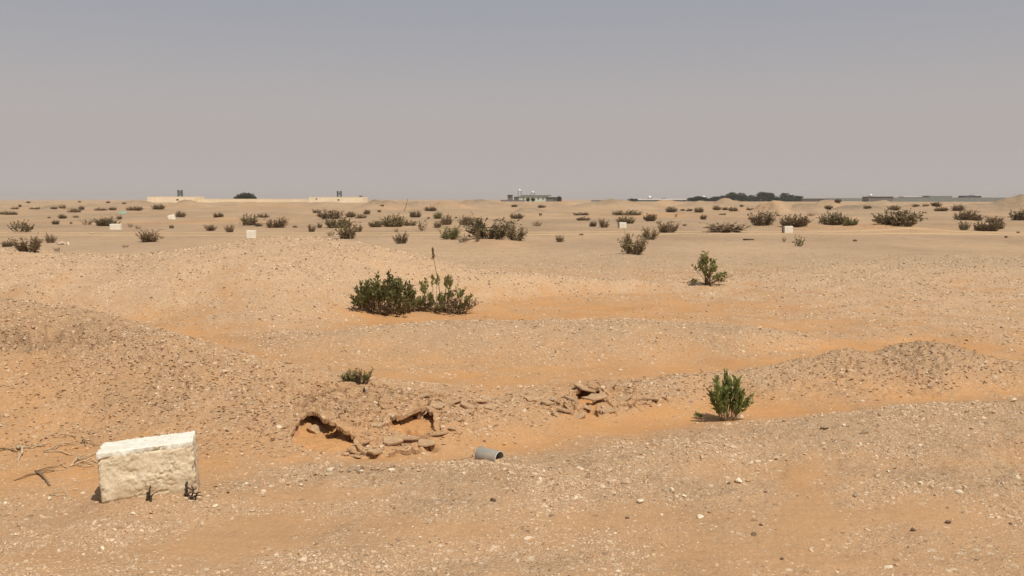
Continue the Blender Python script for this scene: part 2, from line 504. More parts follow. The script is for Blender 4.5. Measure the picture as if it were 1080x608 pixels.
def simple_mat(name, col, rough=.9, var=.18, scale=8, bump=0.0, bscale=30, spec=.2, coord='Object'):
    m, nt, b = new_mat(name)
    tc = N(nt, 'ShaderNodeTexCoord')
    n = noise(nt, scale, 5, tc.outputs[coord])
    lo = tuple(c * (1 - var) for c in col); hi = tuple(min(1, c * (1 + var)) for c in col)
    nt.links.new(ramp(nt, n.outputs['Fac'], [(.3, lo), (.7, hi)]), b.inputs['Base Color'])
    b.inputs['Roughness'].default_value = rough
    b.inputs['Specular IOR Level'].default_value = spec
    if bump:
        bn = noise(nt, bscale, 5, tc.outputs[coord])
        bu = N(nt, 'ShaderNodeBump')
        bu.inputs['Strength'].default_value = 1
        bu.inputs['Distance'].default_value = bump
        nt.links.new(bn.outputs['Fac'], bu.inputs['Height'])
        nt.links.new(bu.outputs[0], b.inputs['Normal'])
    return m

def ground_material():
    m, nt, b = new_mat('desert_soil')
    geo = N(nt, 'ShaderNodeNewGeometry')
    pos = geo.outputs['Position']
    soil = N(nt, 'ShaderNodeAttribute', attribute_name='soil')
    gr = N(nt, 'ShaderNodeAttribute', attribute_name='gravel')
    far = N(nt, 'ShaderNodeAttribute', attribute_name='distance')
    g = gr.outputs['Fac']
    col = soil.outputs['Color']
    # soft patches
    n = noise(nt, 1.7, 6, pos)
    col = mixc(nt, .5, col, ramp(nt, n.outputs['Fac'], [(.3, (.40, .40, .40)), (.5, (.5, .5, .5)), (.72, (.58, .57, .56))]), 'OVERLAY')
    n2 = noise(nt, 45, 5, pos, .65)
    col = mixc(nt, .5, col, ramp(nt, n2.outputs['Fac'], [(.3, (.38, .38, .38)), (.5, (.5, .5, .5)), (.7, (.6, .6, .6))]), 'OVERLAY')
    # grit: single grains and chips, near by small ones, in the middle distance only the larger show
    hs = None
    for scale, amt, size in ((150, .75, .42), (62, .8, .36), (24, .55, .30)):
        v = N(nt, 'ShaderNodeTexVoronoi')
        v.inputs['Scale'].default_value = scale
        nt.links.new(pos, v.inputs['Vector'])
        sep = N(nt, 'ShaderNodeSeparateColor')
        nt.links.new(v.outputs['Color'], sep.inputs[0])
        inside = mathn(nt, 'LESS_THAN', v.outputs['Distance'], mathn(nt, 'MULTIPLY', sep.outputs[1], size * 1.5))
        pick = mathn(nt, 'GREATER_THAN', mathn(nt, 'MULTIPLY', g, .62 if scale < 100 else .8), sep.outputs[0])
        f = mathn(nt, 'MULTIPLY', mathn(nt, 'MULTIPLY', inside, pick), amt)
        cc = ramp(nt, sep.outputs[2], [(0, (.13, .085, .05)), (.18, (.24, .16, .10)), (.4, (.46, .33, .21)), (.7, (.56, .43, .29)), (1, (.70, .58, .43))])
        col = mixc(nt, f, col, cc)
    nt.links.new(col, b.inputs['Base Color'])
    b.inputs['Roughness'].default_value = .95
    b.inputs['Specular IOR Level'].default_value = .12
    bn = noise(nt, 55, 6, pos, .7)
    bv = N(nt, 'ShaderNodeTexVoronoi')
    bv.inputs['Scale'].default_value = 70
    nt.links.new(pos, bv.inputs['Vector'])
    hgt = mathn(nt, 'ADD', mathn(nt, 'MULTIPLY', bn.outputs['Fac'], .012), mathn(nt, 'MULTIPLY', mathn(nt, 'SUBTRACT', 1, bv.outputs['Distance']), .006))
    hgt = mathn(nt, 'MULTIPLY', hgt, mathn(nt, 'MULTIPLY_ADD', g, .9, .18))
    hgt = mathn(nt, 'ADD', hgt, mathn(nt, 'MULTIPLY', noise(nt, 14, 4, pos, .6).outputs['Fac'], .010))
    # larger lumps that still show far away
    bl = noise(nt, 2.2, 6, pos, .7)
    hgt = mathn(nt, 'ADD', hgt, mathn(nt, 'MULTIPLY', mathn(nt, 'MULTIPLY', bl.outputs['Fac'], .22), far.outputs['Fac']))
    bu = N(nt, 'ShaderNodeBump')
    bu.inputs['Strength'].default_value = .9
    bu.inputs['Distance'].default_value = 1.0
    nt.links.new(hgt, bu.inputs['Height'])
    nt.links.new(bu.outputs[0], b.inputs['Normal'])
    return m
M_GROUND = ground_material()

SAND, SOIL, PALE, CLOD = np.array([.48, .256, .108]), np.array([.45, .285, .157]), np.array([.53, .354, .210]), np.array([.40, .257, .145])
def soil_colour(x, y, g, c):
    R = np.hypot(x, y)
    gg = np.clip(g * 1.15, 0, 1)[:, None]
    nr = (1 - sstep(4.8, 5.9, R))[:, None]
    col = (SAND * (1 - .8 * nr) + np.array([.415, .252, .132]) * .8 * nr) * (1 - gg) + SOIL * gg
    # pale gravel plain and the gravel rises beyond
    p = (sstep(9, 13, R) * sstep(.3, .8, g) * .8)[:, None]
    col = col * (1 - p) + PALE * p
    f = sstep(15, 22, R)[:, None]
    t = np.clip(.5 + .9 * fbm(x * .06, y * .03, 4, 121), 0, 1)[:, None]
    plain = np.array([.405, .278, .170]) * (1 - t) + np.array([.445, .298, .175]) * t
    t2 = (sstep(.35, .8, fbm(x * .045 + 7, y * .06, 3, 131)) * sstep(30, 60, R))[:, None]
    plain = plain * (1 - t2) + np.array([.50, .305, .16]) * t2
    t3 = (np.maximum(sstep(.18, .5, fbm(x * .075, y * .05, 3, 31)), .6 * sstep(.15, .6, fbm(x * .03 + 17, y * .045, 4, 141))) * sstep(45, 75, R) * (.6 + .4 * perlin(x * .7, y * .5, 145)))[:, None]
    plain = plain * (1 - t3 * .85) + np.array([.36, .265, .165]) * t3 * .85
    col = col * (1 - f) + plain * f
    mot = (1 + .16 * fbm(x * .22, y * .11, 3, 143) * sstep(18, 30, R))[:, None]
    col = col * mot
    mz, mg = mound_field(x, y)
    q = np.clip(mg * (.9 + .7 * perlin(x * .9, y * .6, 147)), 0, 1)[:, None]
    col = col * (1 - q) + np.array([.245, .185, .125]) * q
    q = np.clip(-mg, 0, 1)[:, None] * .8
    col = col * (1 - q) + np.array([.52, .30, .145]) * q
    # darker subsoil laid bare on the scarp
    bx, by = SCARP
    q = (np.exp(-((x - bx) / .85) ** 2 - ((y - by - .04) / .27) ** 2) * np.clip(.75 + .9 * fbm(x * 5, y * 9, 3, 149), 0, 1))[:, None]
    col = col * (1 - q) + np.array([.23, .135, .072]) * q
    cc = (np.clip(c, 0, 1) * .7)[:, None]
    return col * (1 - cc) + CLOD * cc

def set_soil(me, V, g, c):
    x, y = V[:, 0].astype(float), V[:, 1].astype(float)
    col = np.ones((len(V), 4), np.float32)
    col[:, :3] = soil_colour(x, y, g, c)
    a = me.attributes.new('soil', 'FLOAT_COLOR', 'POINT'); a.data.foreach_set('color', col.ravel())
    a = me.attributes.new('gravel', 'FLOAT', 'POINT'); a.data.foreach_set('value', np.asarray(g, np.float32))
    a = me.attributes.new('distance', 'FLOAT', 'POINT')
    R = np.hypot(x, y)
    a.data.foreach_set('value', (sstep(18, 45, R) * (1 - sstep(250, 600, R))).astype(np.float32))

# ------------------------------------------------------------------ the ground: one sheet to the horizon
def build_ground():
    pxs = np.arange(-90, 1171, 1.62)
    th = np.arctan((pxs - 540) / FPX)
    k = 1 - np.linspace(0, 1, 46)[1:] 
    out = []
    step, a = th[-1] - th[-2], th[-1]
    while a < pi - .02:
        step = min(step * 1.16, .09); a = a + step
        if a < pi - .02: out.append(a)
    out = np.array(out)
    th = np.concatenate([-out[::-1], th, out])
    rows = np.concatenate([np.arange(640, 482, -.8), np.arange(482, 305, -.42), np.arange(305, 250, -.5), np.arange(250, 216, -.125), np.arange(216, 212, -.05)])
    D = CAMZ / tan_dep(rows)
    R = np.concatenate([np.array([.5, 1.0, 1.6, 2.2, 2.7, 3.1]), D[D > 3.3], np.exp(np.linspace(np.log(D[-1] * 1.06), np.log(7500), 34))])
    TH, RR = np.meshgrid(th, R, indexing='ij')
    X, Y = (RR * np.sin(TH)).ravel(), (RR * np.cos(TH)).ravel()
    Z, g, c = ground(X, Y, want=True)
    V = np.stack([X, Y, Z], 1)
    nt_, nr = len(th), len(R)
    i, j = np.meshgrid(np.arange(nt_), np.arange(nr - 1), indexing='ij')
    i2 = (i + 1) % nt_
    F = np.stack([i * nr + j, i2 * nr + j, i2 * nr + j + 1, i * nr + j + 1], -1).reshape(-1, 4)
    F = F[:, ::-1]
    # close the small hole under the viewer
    V = np.vstack([V, [[0, 0, 0]]])
    T = np.stack([np.full(nt_, len(V) - 1), np.arange(nt_) * nr, ((np.arange(nt_) + 1) % nt_) * nr], -1)[:, ::-1]
    me = mesh_np('ground', V, [F, T], [M_GROUND], smooth=True)
    set_soil(me, V, np.append(g, .5), np.append(c, 0))
    o = link('ground', me)
    tag(o, kind='structure')
    return o
build_ground()

# the cracked shell of dried earth arching over the hollows
def build_crust(name, outline_px, lift, cell=.0085):
    P = outline(outline_px)
    lo, hi = P.min(0) - .05, P.max(0) + .05
    xs, ys = np.arange(lo[0], hi[0], cell), np.arange(lo[1], hi[1], cell)
    X, Y = np.meshgrid(xs, ys, indexing='ij')
    X = X + cell * .33 * (RNG.random(X.shape) - .5); Y = Y + cell * .33 * (RNG.random(Y.shape) - .5)
    x, y = X.ravel(), Y.ravel()
    z, g, c, hd = ground(x, y, crust=True, want=True)
    do = poly_dist(x, y, P) + .05 * fbm(x * 6, y * 6, 3, 151)
    rise = sstep(.02, -.16, do) if False else 1 - sstep(-.16, .02, do)
    lip = np.exp(-np.clip(hd, 0, 9) / .05)
    # plates: the shell is split into plates whose edges stand up or dip
    d1, d2, idc = cellular(x * 8.5 + .5 * perlin(x * 8, y * 8, 161), y * 10 + .5 * perlin(x * 8, y * 8, 162), 8)
    crack = 1 - sstep(0, .10, d2 - d1)
    tx, ty = perlin(x * 5, y * 5, 163), perlin(x * 5, y * 5, 164)
    tiltp = (idc - .5) * 2 * (d1 - .3)
    top = z + lift * rise - .016 + .012 * lip * rise + ((.030 * (idc - .5) + .03 * tiltp - .030 * crack * (idc > .3) + .010 * fbm(x * 17, y * 17, 3, 165)) * (.25 + .75 * sstep(.0, .09, hd))) * rise
    for P_, dep_, back_, c_, r_ in PITS:          # the shell has fallen in on the near side of each hollow
        for sh in (.06, .12, .18):
            hd = np.minimum(hd, poly_dist(x, y + sh, P_) + .012 * fbm(x * 22, y * 22, 2, 101))
    slit = crack_dist(x, y)
    top = top + .014 * np.exp(-(slit / .035) ** 2) * rise
    keep = (hd > 0) & (do < .03) & (slit > .010)
    # draw the rim vertices onto the true edge so the rim runs clean
    rim = np.minimum(hd, slit - .010).reshape(X.shape)
    gx, gy = np.gradient(rim, cell)
    gl = np.hypot(gx, gy) + 1e-6
    mv = np.where(np.abs(rim) < cell * .8, rim, 0)
    x = x - (mv * gx / gl).ravel(); y = y - (mv * gy / gl).ravel()
    keep = (rim.ravel() > -cell * .55) & (do < .03)
    nx, ny = X.shape
    i, j = np.meshgrid(np.arange(nx - 1), np.arange(ny - 1), indexing='ij')
    Q = np.stack([i * ny + j, (i + 1) * ny + j, (i + 1) * ny + j + 1, i * ny + j + 1], -1).reshape(-1, 4)
    Q = Q[keep[Q].all(1)]
    n = len(x)
    thick = .020 + .010 * (fbm(x * 12, y * 12, 2, 171) + .5)
    V = np.concatenate([np.stack([x, y, top], 1), np.stack([x, y, top - thick], 1)])
    B = Q[:, ::-1] + n
    E = np.concatenate([Q[:, [0, 1]], Q[:, [1, 2]], Q[:, [2, 3]], Q[:, [3, 0]]])
    key = np.sort(E, 1); key = key[:, 0].astype(np.int64) * n + key[:, 1]
    _, inv, cnt = np.unique(key, return_inverse=True, return_counts=True)
    E = E[cnt[inv] == 1]
    S = np.stack([E[:, 1], E[:, 0], E[:, 0] + n, E[:, 1] + n], 1)
    used = np.zeros(2 * n, bool); used[np.concatenate([Q.ravel(), B.ravel()])] = True
    remap = np.cumsum(used) - 1
    F = [remap[Q], remap[B], remap[S]]
    V = V[used]
    me = mesh_np(name, V, F, [M_GROUND], smooth=False)
    set_soil(me, V, np.concatenate([g, g])[used] * .8, np.clip(np.concatenate([c, c])[used], .7, 1))
    o = link(name, me)
    tag(o, kind='structure')
    from mathutils.bvhtree import BVHTree
    top_faces = F[0].tolist()
    CRUST_TREES.append((BVHTree.FromPolygons(V.tolist(), top_faces), V[:, :2].min(0), V[:, :2].max(0)))
    return o
CRUST_TREES = []
def on_crust(x, y, z):
    """lift points that would lie under the shell onto it"""
    z = z.copy()
    for tree, lo, hi in CRUST_TREES:
        for i in np.flatnonzero((x > lo[0]) & (x < hi[0]) & (y > lo[1]) & (y < hi[1])):
            h = tree.ray_cast(Vector((x[i], y[i], 5)), Vector((0, 0, -1)))
            if h[0] is not None and h[0].z > z[i]: z[i] = h[0].z
    return z
build_crust('earth_crust', [(292, 470), (285, 440), (300, 412), (345, 399), (400, 402), (450, 412), (485, 420), (520, 430), (500, 448), (478, 462), (440, 470), (392, 478), (380, 486), (352, 484), (318, 482)], .026)
build_crust('earth_crust', [(582, 430), (590, 415), (606, 404), (640, 404), (680, 410), (718, 418), (726, 427), (690, 437), (660, 443), (625, 445), (596, 442)], .028)

# ------------------------------------------------------------------ gravel and clods lying on the ground
def rock_mesh(name, seed, subdiv=2, flat=.6, rough=.22, mats=()):
    import bmesh
    bm = bmesh.new()
    bmesh.ops.create_icosphere(bm, subdivisions=subdiv, radius=1)
    r = np.random.default_rng(seed)
    planes = [(Vector(r.normal(size=3)).normalized(), .42 + .4 * r.random()) for _ in range(12)]
    for v in bm.verts:
        p = v.co.copy()
        for nn, d in planes:                    # chip flat faces off
            t = p.dot(nn) - d
            if t > 0: p -= nn * t
        p *= 1 + rough * .5 * (r.random() - .5)
        v.co = Vector((p.x, p.y * (.7 + .2 * (seed % 3) / 2), p.z * flat))
    me = bpy.data.meshes.new(name)
    bm.to_mesh(me); bm.free()
    for m in mats: me.materials.append(m)
    return me

def pebble_material(name, stops, attr='tone'):
    m, nt, b = new_mat(name)
    a = N(nt, 'ShaderNodeAttribute', attribute_name=attr, attribute_type='INSTANCER')
    col = ramp(nt, a.outputs['Fac'], stops)
    tc = N(nt, 'ShaderNodeNewGeometry')
    n = noise(nt, 130, 4, tc.outputs['Position'])
    col = mixc(nt, .5, col, ramp(nt, n.outputs['Fac'], [(.3, (.36, .36, .36)), (.7, (.62, .62, .62))]), 'OVERLAY')
    nt.links.new(col, b.inputs['Base Color'])
    b.inputs['Roughness'].default_value = .9
    b.inputs['Specular IOR Level'].default_value = .2
    return m
STONE_STOPS = [(0, (.10, .065, .04)), (.06, (.22, .145, .085)), (.2, (.40, .265, .155)), (.55, (.51, .345, .205)), (.8, (.58, .42, .27)), (.95, (.66, .52, .37)), (1, (.78, .68, .54))]
M_PEB = pebble_material('gravel_stone', STONE_STOPS)
M_CLOD = pebble_material('dry_clod', [(0, (.40, .26, .145)), (.5, (.46, .30, .17)), (1, (.54, .37, .225))])

def scatter_object(name, P, S, Rt, tone, kind, mat, nvar=5, seed=0, flat=.6, sub=2):
    """points carrying size, turn and tone; a node group sets a chipped stone on each"""
    n = len(P)
    me = bpy.data.meshes.new(name)
    me.vertices.add(n)
    me.vertices.foreach_set('co', np.asarray(P, np.float32).ravel())
    for nm, ty, key, arr in (('size', 'FLOAT_VECTOR', 'vector', S), ('turn', 'FLOAT_VECTOR', 'vector', Rt), ('tone', 'FLOAT', 'value', tone), ('form', 'INT', 'value', kind)):
        a = me.attributes.new(nm, ty, 'POINT')
        a.data.foreach_set(key, np.asarray(arr, np.int32 if ty == 'INT' else np.float32).ravel())
    o = link(name, me)
    me.materials.append(mat)
    ng = bpy.data.node_groups.new(name + '_nodes', 'GeometryNodeTree')
    ng.interface.new_socket('Geometry', in_out='INPUT', socket_type='NodeSocketGeometry')
    ng.interface.new_socket('Geometry', in_out='OUTPUT', socket_type='NodeSocketGeometry')
    gi, go = ng.nodes.new('NodeGroupInput'), ng.nodes.new('NodeGroupOutput')
    L = ng.links
    g2i = ng.nodes.new('GeometryNodeGeometryToInstance')
    for k in range(nvar):
        ico = ng.nodes.new('GeometryNodeMeshIcoSphere')
        ico.inputs['Radius'].default_value = 1
        ico.inputs['Subdivisions'].default_value = sub
        nz = ng.nodes.new('ShaderNodeTexVoronoi')
        nz.inputs['Scale'].default_value = .75
        po = ng.nodes.new('GeometryNodeInputPosition')
        of = ng.nodes.new('ShaderNodeVectorMath'); of.operation = 'ADD'
        of.inputs[1].default_value = (seed * 3.1 + k * 7.7, k * 3.3, k * 5.1)
        L.new(po.outputs[0], of.inputs[0]); L.new(of.outputs[0], nz.inputs['Vector'])
        mr = ng.nodes.new('ShaderNodeMapRange')
        mr.inputs['From Min'].default_value = 0; mr.inputs['From Max'].default_value = 1
        mr.inputs['To Min'].default_value = 1.15; mr.inputs['To Max'].default_value = .55
        L.new(nz.outputs['Distance'], mr.inputs['Value'])
        sc = ng.nodes.new('ShaderNodeVectorMath'); sc.operation = 'MULTIPLY'
        L.new(po.outputs[0], sc.inputs[0])
        cx = ng.nodes.new('ShaderNodeVectorMath'); cx.operation = 'SCALE'
        cx.inputs[0].default_value = (1, .78 + .06 * (k % 3), flat)
        L.new(mr.outputs[0], cx.inputs['Scale'])
        L.new(cx.outputs[0], sc.inputs[1])
        sp = ng.nodes.new('GeometryNodeSetPosition')
        L.new(ico.outputs['Mesh'], sp.inputs['Geometry']); L.new(sc.outputs[0], sp.inputs['Position'])
        sm = ng.nodes.new('GeometryNodeSetShadeSmooth')
        sm.inputs['Shade Smooth'].default_value = False
        L.new(sp.outputs[0], sm.inputs[0])
        L.new(sm.outputs[0], g2i.inputs[0])
    m2p = ng.nodes.new('GeometryNodeMeshToPoints')
    L.new(gi.outputs[0], m2p.inputs[0])
    inst = ng.nodes.new('GeometryNodeInstanceOnPoints')
    inst.inputs['Pick Instance'].default_value = True
    def named(nm, ty):
        a = ng.nodes.new('GeometryNodeInputNamedAttribute'); a.data_type = ty
        a.inputs['Name'].default_value = nm
        return a.outputs[0]
    L.new(m2p.outputs[0], inst.inputs['Points'])
    L.new(g2i.outputs[0], inst.inputs['Instance'])
    L.new(named('form', 'INT'), inst.inputs['Instance Index'])
    L.new(named('turn', 'FLOAT_VECTOR'), inst.inputs['Rotation'])
    L.new(named('size', 'FLOAT_VECTOR'), inst.inputs['Scale'])
    mt = ng.nodes.new('GeometryNodeSetMaterial')
    mt.inputs['Material'].default_value = mat
    L.new(inst.outputs[0], mt.inputs[0])
    L.new(mt.outputs[0], go.inputs[0])
    md = o.modifiers.new('scatter', 'NODES')
    md.node_group = ng
    return o

def sample_ground(n, r0, r1, seed):
    r = np.random.default_rng(seed)
    R = np.exp(r.uniform(np.log(r0), np.log(r1), n))
    th = r.uniform(-.66, .66, n)
    return R * np.sin(th), R * np.cos(th), R, r

def scatter_gravel():
    x, y, R, r = sample_ground(640000, 3.2, 26, 91)
    z, g, c = ground(x, y, want=True)
    patch = .42 + 1.15 * fbm(x * 1.2, y * 1.5, 4, 181)
    patch = patch + (.35 - .5 * (patch - .4)) * sstep(8.5, 11, R)
    prob = np.clip(g ** 1.5 * patch * (1 - .55 * sstep(16, 22, R)) + .012, 0, 1)
    m = r.random(len(x)) < prob
    x, y, z, R = x[m], y[m], z[m], R[m]
    z = on_crust(x, y, z)
    n = len(x)
    s = (.0017 + .00062 * np.minimum(R, 20)) * np.exp(r.normal(0, .60, n))
    s = np.minimum(s, .030)
    T = np.stack([r.normal(0, .35, n), r.normal(0, .35, n), r.uniform(0, 6.28, n)], 1)
    tone = np.clip(r.beta(2.5, 1.3, n), 0, 1) * .96
    mid = sstep(8.5, 11, R)                       # on the farther rises stone colours differ more
    tone = np.where(r.random(n) < .26 * mid, r.random(n) * .22, tone)
    tone = np.where(r.random(n) < .10 * mid, .90 + .07 * r.random(n), tone)
    s = s * (1 - .08 * mid)
    S = np.stack([s, s * r.uniform(.75, 1.1, n), s * r.uniform(.6, 1.1, n)], 1)
    o = scatter_object('gravel', np.stack([x, y, z - s * .08], 1), S, T, tone, r.integers(0, 6, n), M_PEB, 6, 1, .62, 1)
    tag(o, 'pale and brown gravel strewn over the sandy rises', 'gravel', kind='stuff')
    x, y, R, r = sample_ground(130000, 4.4, 12, 92)
    z, g, c = ground(x, y, want=True)
    m = r.random(len(x)) < np.clip(c ** 1.3, 0, 1)
    x, y, z, R = x[m], y[m], z[m], R[m]
    z = on_crust(x, y, z)
    n = len(x)
    s = np.minimum(.0082 * np.exp(r.normal(0, .5, n)), .017)
    S = np.stack([s * 1.25, s * r.uniform(.6, 1.0, n), s * r.uniform(.45, .9, n)], 1)
    T = np.stack([r.normal(-.30, .35, n), r.normal(0, .3, n), r.normal(0, .38, n)], 1)
    o = scatter_object('clods', np.stack([x, y, z + s * .25], 1), S, T, r.random(n), r.integers(0, 5, n), M_CLOD, 5, 9, .40, 1)
    tag(o, 'flaky brown clods of dried earth on the banks', 'clods', kind='stuff')
scatter_gravel()

# ------------------------------------------------------------------ plants
def leaf_material(name, base, tip, trans=.15):
    m, nt, b = new_mat(name)
    geo = N(nt, 'ShaderNodeNewGeometry')
    oi = N(nt, 'ShaderNodeObjectInfo')
    n = noise(nt, 23, 2, geo.outputs['Position'])
    f = mathn(nt, 'ADD', mathn(nt, 'MULTIPLY', n.outputs['Fac'], .75), mathn(nt, 'MULTIPLY', geo.outputs['Random Per Island'], .35))
    col = ramp(nt, f, [(.25, base), (.75, tip)])
    br = mathn(nt, 'MULTIPLY_ADD', oi.outputs['Random'], .5, .75)
    mul = N(nt, 'ShaderNodeVectorMath', operation='SCALE')
    nt.links.new(col, mul.inputs[0]); nt.links.new(br, mul.inputs['Scale'])
    nt.links.new(mul.outputs[0], b.inputs['Base Color'])
    b.inputs['Roughness'].default_value = .65
    b.inputs['Specular IOR Level'].default_value = .25
    tr = N(nt, 'ShaderNodeBsdfTranslucent')
    nt.links.new(mul.outputs[0], tr.inputs['Color'])
    mx = N(nt, 'ShaderNodeMixShader')
    mx.inputs[0].default_value = trans
    out = nt.nodes['Material Output']
    nt.links.new(b.outputs[0], mx.inputs[1]); nt.links.new(tr.outputs[0], mx.inputs[2])
    nt.links.new(mx.outputs[0], out.inputs['Surface'])
    return m
LEAF = {
    'fresh': leaf_material('leaf_fresh_green', (.150, .180, .050), (.320, .345, .115), .4),
    'green': leaf_material('leaf_dark_green', (.135, .135, .048), (.300, .280, .105), .35),
    'olive': leaf_material('leaf_olive', (.140, .108, .052), (.285, .222, .118), .2),
    'brown': leaf_material('leaf_dry_brown', (.150, .104, .056), (.320, .228, .130), .2),
}
M_STEM = simple_mat('shrub_stem', (.17, .115, .065), .9, .3, 20)
M_STEM_PALE = simple_mat('pale_stem', (.34, .25, .14), .9, .25, 20)
M_TWIG = simple_mat('dry_twig', (.23, .155, .09), .9, .35, 30, .002, 120)

def tube(path, radii, sides=4):
    path = np.asarray(path, float)
    n = len(path)
    tan = np.gradient(path, axis=0)
    tan /= np.linalg.norm(tan, axis=1)[:, None] + 1e-9
    ref = np.array([.31, .87, .38])
    a = np.cross(tan, ref); a /= np.linalg.norm(a, axis=1)[:, None] + 1e-9
    b = np.cross(tan, a)
    ang = np.arange(sides) * 2 * pi / sides
    V = (path[:, None, :] + np.asarray(radii)[:, None, None] * (np.cos(ang)[None, :, None] * a[:, None, :] + np.sin(ang)[None, :, None] * b[:, None, :])).reshape(-1, 3)
    i, j = np.meshgrid(np.arange(n - 1), np.arange(sides), indexing='ij')
    F = np.stack([i * sides + j, i * sides + (j + 1) % sides, (i + 1) * sides + (j + 1) % sides, (i + 1) * sides + j], -1).reshape(-1, 4)
    caps = np.array([[0, k + 1, k] for k in range(1, sides - 1)] + [[(n - 1) * sides, (n - 1) * sides + k, (n - 1) * sides + k + 1] for k in range(1, sides - 1)])
    return V, F, caps

class Geo:
    def __init__(s): s.V, s.Q, s.T, s.n = [], [], [], 0
    def add(s, V, Q=None, T=None):
        V = np.asarray(V, float)
        if Q is not None and len(Q): s.Q.append(np.asarray(Q) + s.n)
        if T is not None and len(T): s.T.append(np.asarray(T) + s.n)
        s.V.append(V); s.n += len(V)
    def tube(s, path, radii, sides=4):
        V, F, C = tube(path, radii, sides); s.add(V, F, C)
    def box(s, x0, x1, y0, y1, z0, z1):
        V = [(x, y, z) for x in (x0, x1) for y in (y0, y1) for z in (z0, z1)]
        s.add(V, [[0, 1, 3, 2], [4, 6, 7, 5], [0, 4, 5, 1], [2, 3, 7, 6], [0, 2, 6, 4], [1, 5, 7, 3]])
    def mesh(s, name, mats, smooth=False):
        F = ([np.concatenate(s.Q)] if s.Q else []) + ([np.concatenate(s.T)] if s.T else [])
        return mesh_np(name, np.concatenate(s.V), F, mats, smooth=smooth)
    def counts(s): return sum(len(q) for q in s.Q), sum(len(t) for t in s.T)

def add_leaves(geo, pts, dirs, length, width, r, bend=.25, fine=False):
    """folded pointed leaves"""
    n = len(pts)
    up = r.normal(size=(n, 3)); up[:, 2] += .6
    side = np.cross(dirs, up); side /= np.linalg.norm(side, axis=1)[:, None] + 1e-9
    nor = np.cross(side, dirs)
    L = length * r.uniform(.65, 1.15, n)[:, None]; W = width * r.uniform(.75, 1.2, n)[:, None]
    if fine:
        base = pts; tip = pts + dirs * L - nor * L * bend
        m1 = pts + dirs * L * .35 + nor * L * .03; m2 = pts + dirs * L * .7 - nor * L * bend * .35
        V = np.stack([base, m1 + side * W * .5 + nor * W * .15, m1, m1 - side * W * .5 + nor * W * .15, m2 + side * W * .36 + nor * W * .1, m2, m2 - side * W * .36 + nor * W * .1, tip], 1).reshape(-1, 3)
        k = np.arange(n)[:, None] * 8
        T = np.concatenate([k + np.array([t]) for t in ([0, 1, 2], [0, 2, 3], [4, 7, 5], [5, 7, 6])])
        Q = np.concatenate([k + np.array([q]) for q in ([1, 4, 5, 2], [2, 5, 6, 3])])
        geo.add(V, Q, T)
    else:
        mid = pts + dirs * L * .5
        V = np.stack([pts, mid + side * W * .5 + nor * W * .2, pts + dirs * L - nor * L * bend * .5, mid - side * W * .5 + nor * W * .2], 1).reshape(-1, 3)
        k = np.arange(n)[:, None] * 4
        geo.add(V, None, np.concatenate([k + np.array([0, 1, 2]), k + np.array([0, 2, 3])]))

def shrub_geo(seed, form):
    """foliage and stems of a shrub of unit width and unit height"""
    r = np.random.default_rng(seed)
    P = dict(spiky=(40, 14, .60, .95, .55, .11, .05), dome=(80, 14, 1.15, .72, .6, .085, .055), low=(56, 11, 1.3, .7, .8, .10, .07),
             twig=(22, 7, .8, .95, .5, .09, .04), tufts=(30, 17, .85, .9, .55, .085, .06), sparse=(13, 15, .7, .95, .4, .10, .055))[form]
    ns, nl, spread, ln, baser, ll, lw = P
    fol, st = Geo(), Geo()
    for k in range(ns):
        a = r.uniform(0, 2 * pi); rad = baser * math.sqrt(r.random()) * .5
        b0 = np.array([cos(a) * rad, sin(a) * rad, -.03])
        a2 = a + r.normal(0, .5)
        tilt = spread * r.random() ** .7
        d = np.array([cos(a2) * sin(tilt), sin(a2) * sin(tilt), cos(tilt)])
        Ls = ln * r.uniform(.5, 1.05) * (1.15 - .35 * rad / (baser * .5)) * (1.0 if form != 'dome' else (.72 + .3 * cos(tilt)))
        t = np.linspace(0, 1, 6)[:, None]
        wob = r.normal(0, .05, 3)
        path = b0 + d * Ls * t + np.array([0, 0, .16]) * Ls * t ** 2 * sin(tilt) + wob * np.sin(t * pi)
        st.tube(path, np.linspace(.011, .004, 6), 3)
        lo = .45 if form == 'tufts' else .08
        tt = r.uniform(lo, 1.0, nl)
        seg = np.clip((tt * 5).astype(int), 0, 4); fr = (tt * 5 - seg)[:, None]
        pts = path[seg] * (1 - fr) + path[seg + 1] * fr
        tg = path[seg + 1] - path[seg]; tg /= np.linalg.norm(tg, axis=1)[:, None]
        rnd = r.normal(size=(nl, 3)); rnd /= np.linalg.norm(rnd, axis=1)[:, None]
        dd = tg * .75 + rnd * .75; dd /= np.linalg.norm(dd, axis=1)[:, None]
        add_leaves(fol, pts, dd, ll, lw, r)
        for q in range(2):                       # side twigs
            u = r.uniform(.3, .8); i0 = int(u * 5)
            p0 = path[i0]; dv = tg[0] * .5 + r.normal(0, .6, 3); dv[2] = abs(dv[2])
            dv /= np.linalg.norm(dv)
            e = p0 + dv * Ls * .28
            st.tube([p0, (p0 + e) / 2 + r.normal(0, .01, 3), e], [.006, .005, .003], 3)
            m = max(3, nl // 3)
            tq = r.uniform(.35, 1, m)[:, None]
            rn = r.normal(size=(m, 3)); rn /= np.linalg.norm(rn, axis=1)[:, None]
            d3 = dv * .7 + rn * .8; d3 /= np.linalg.norm(d3, axis=1)[:, None]
            add_leaves(fol, p0 + (e - p0) * tq, d3, ll, lw, r)
    for g in (fol, st):
        g.V = [np.concatenate(g.V)]
    A = np.concatenate([fol.V[0], st.V[0]])
    # fit to unit width and height
    w = max(np.percentile(np.abs(A[:, 0]), 96.5), 1e-3) * 2
    h = np.percentile(A[:, 2], 99.3)
    for g in (fol, st):
        g.V[0] = g.V[0] / np.array([w, w, h])
    return fol, st

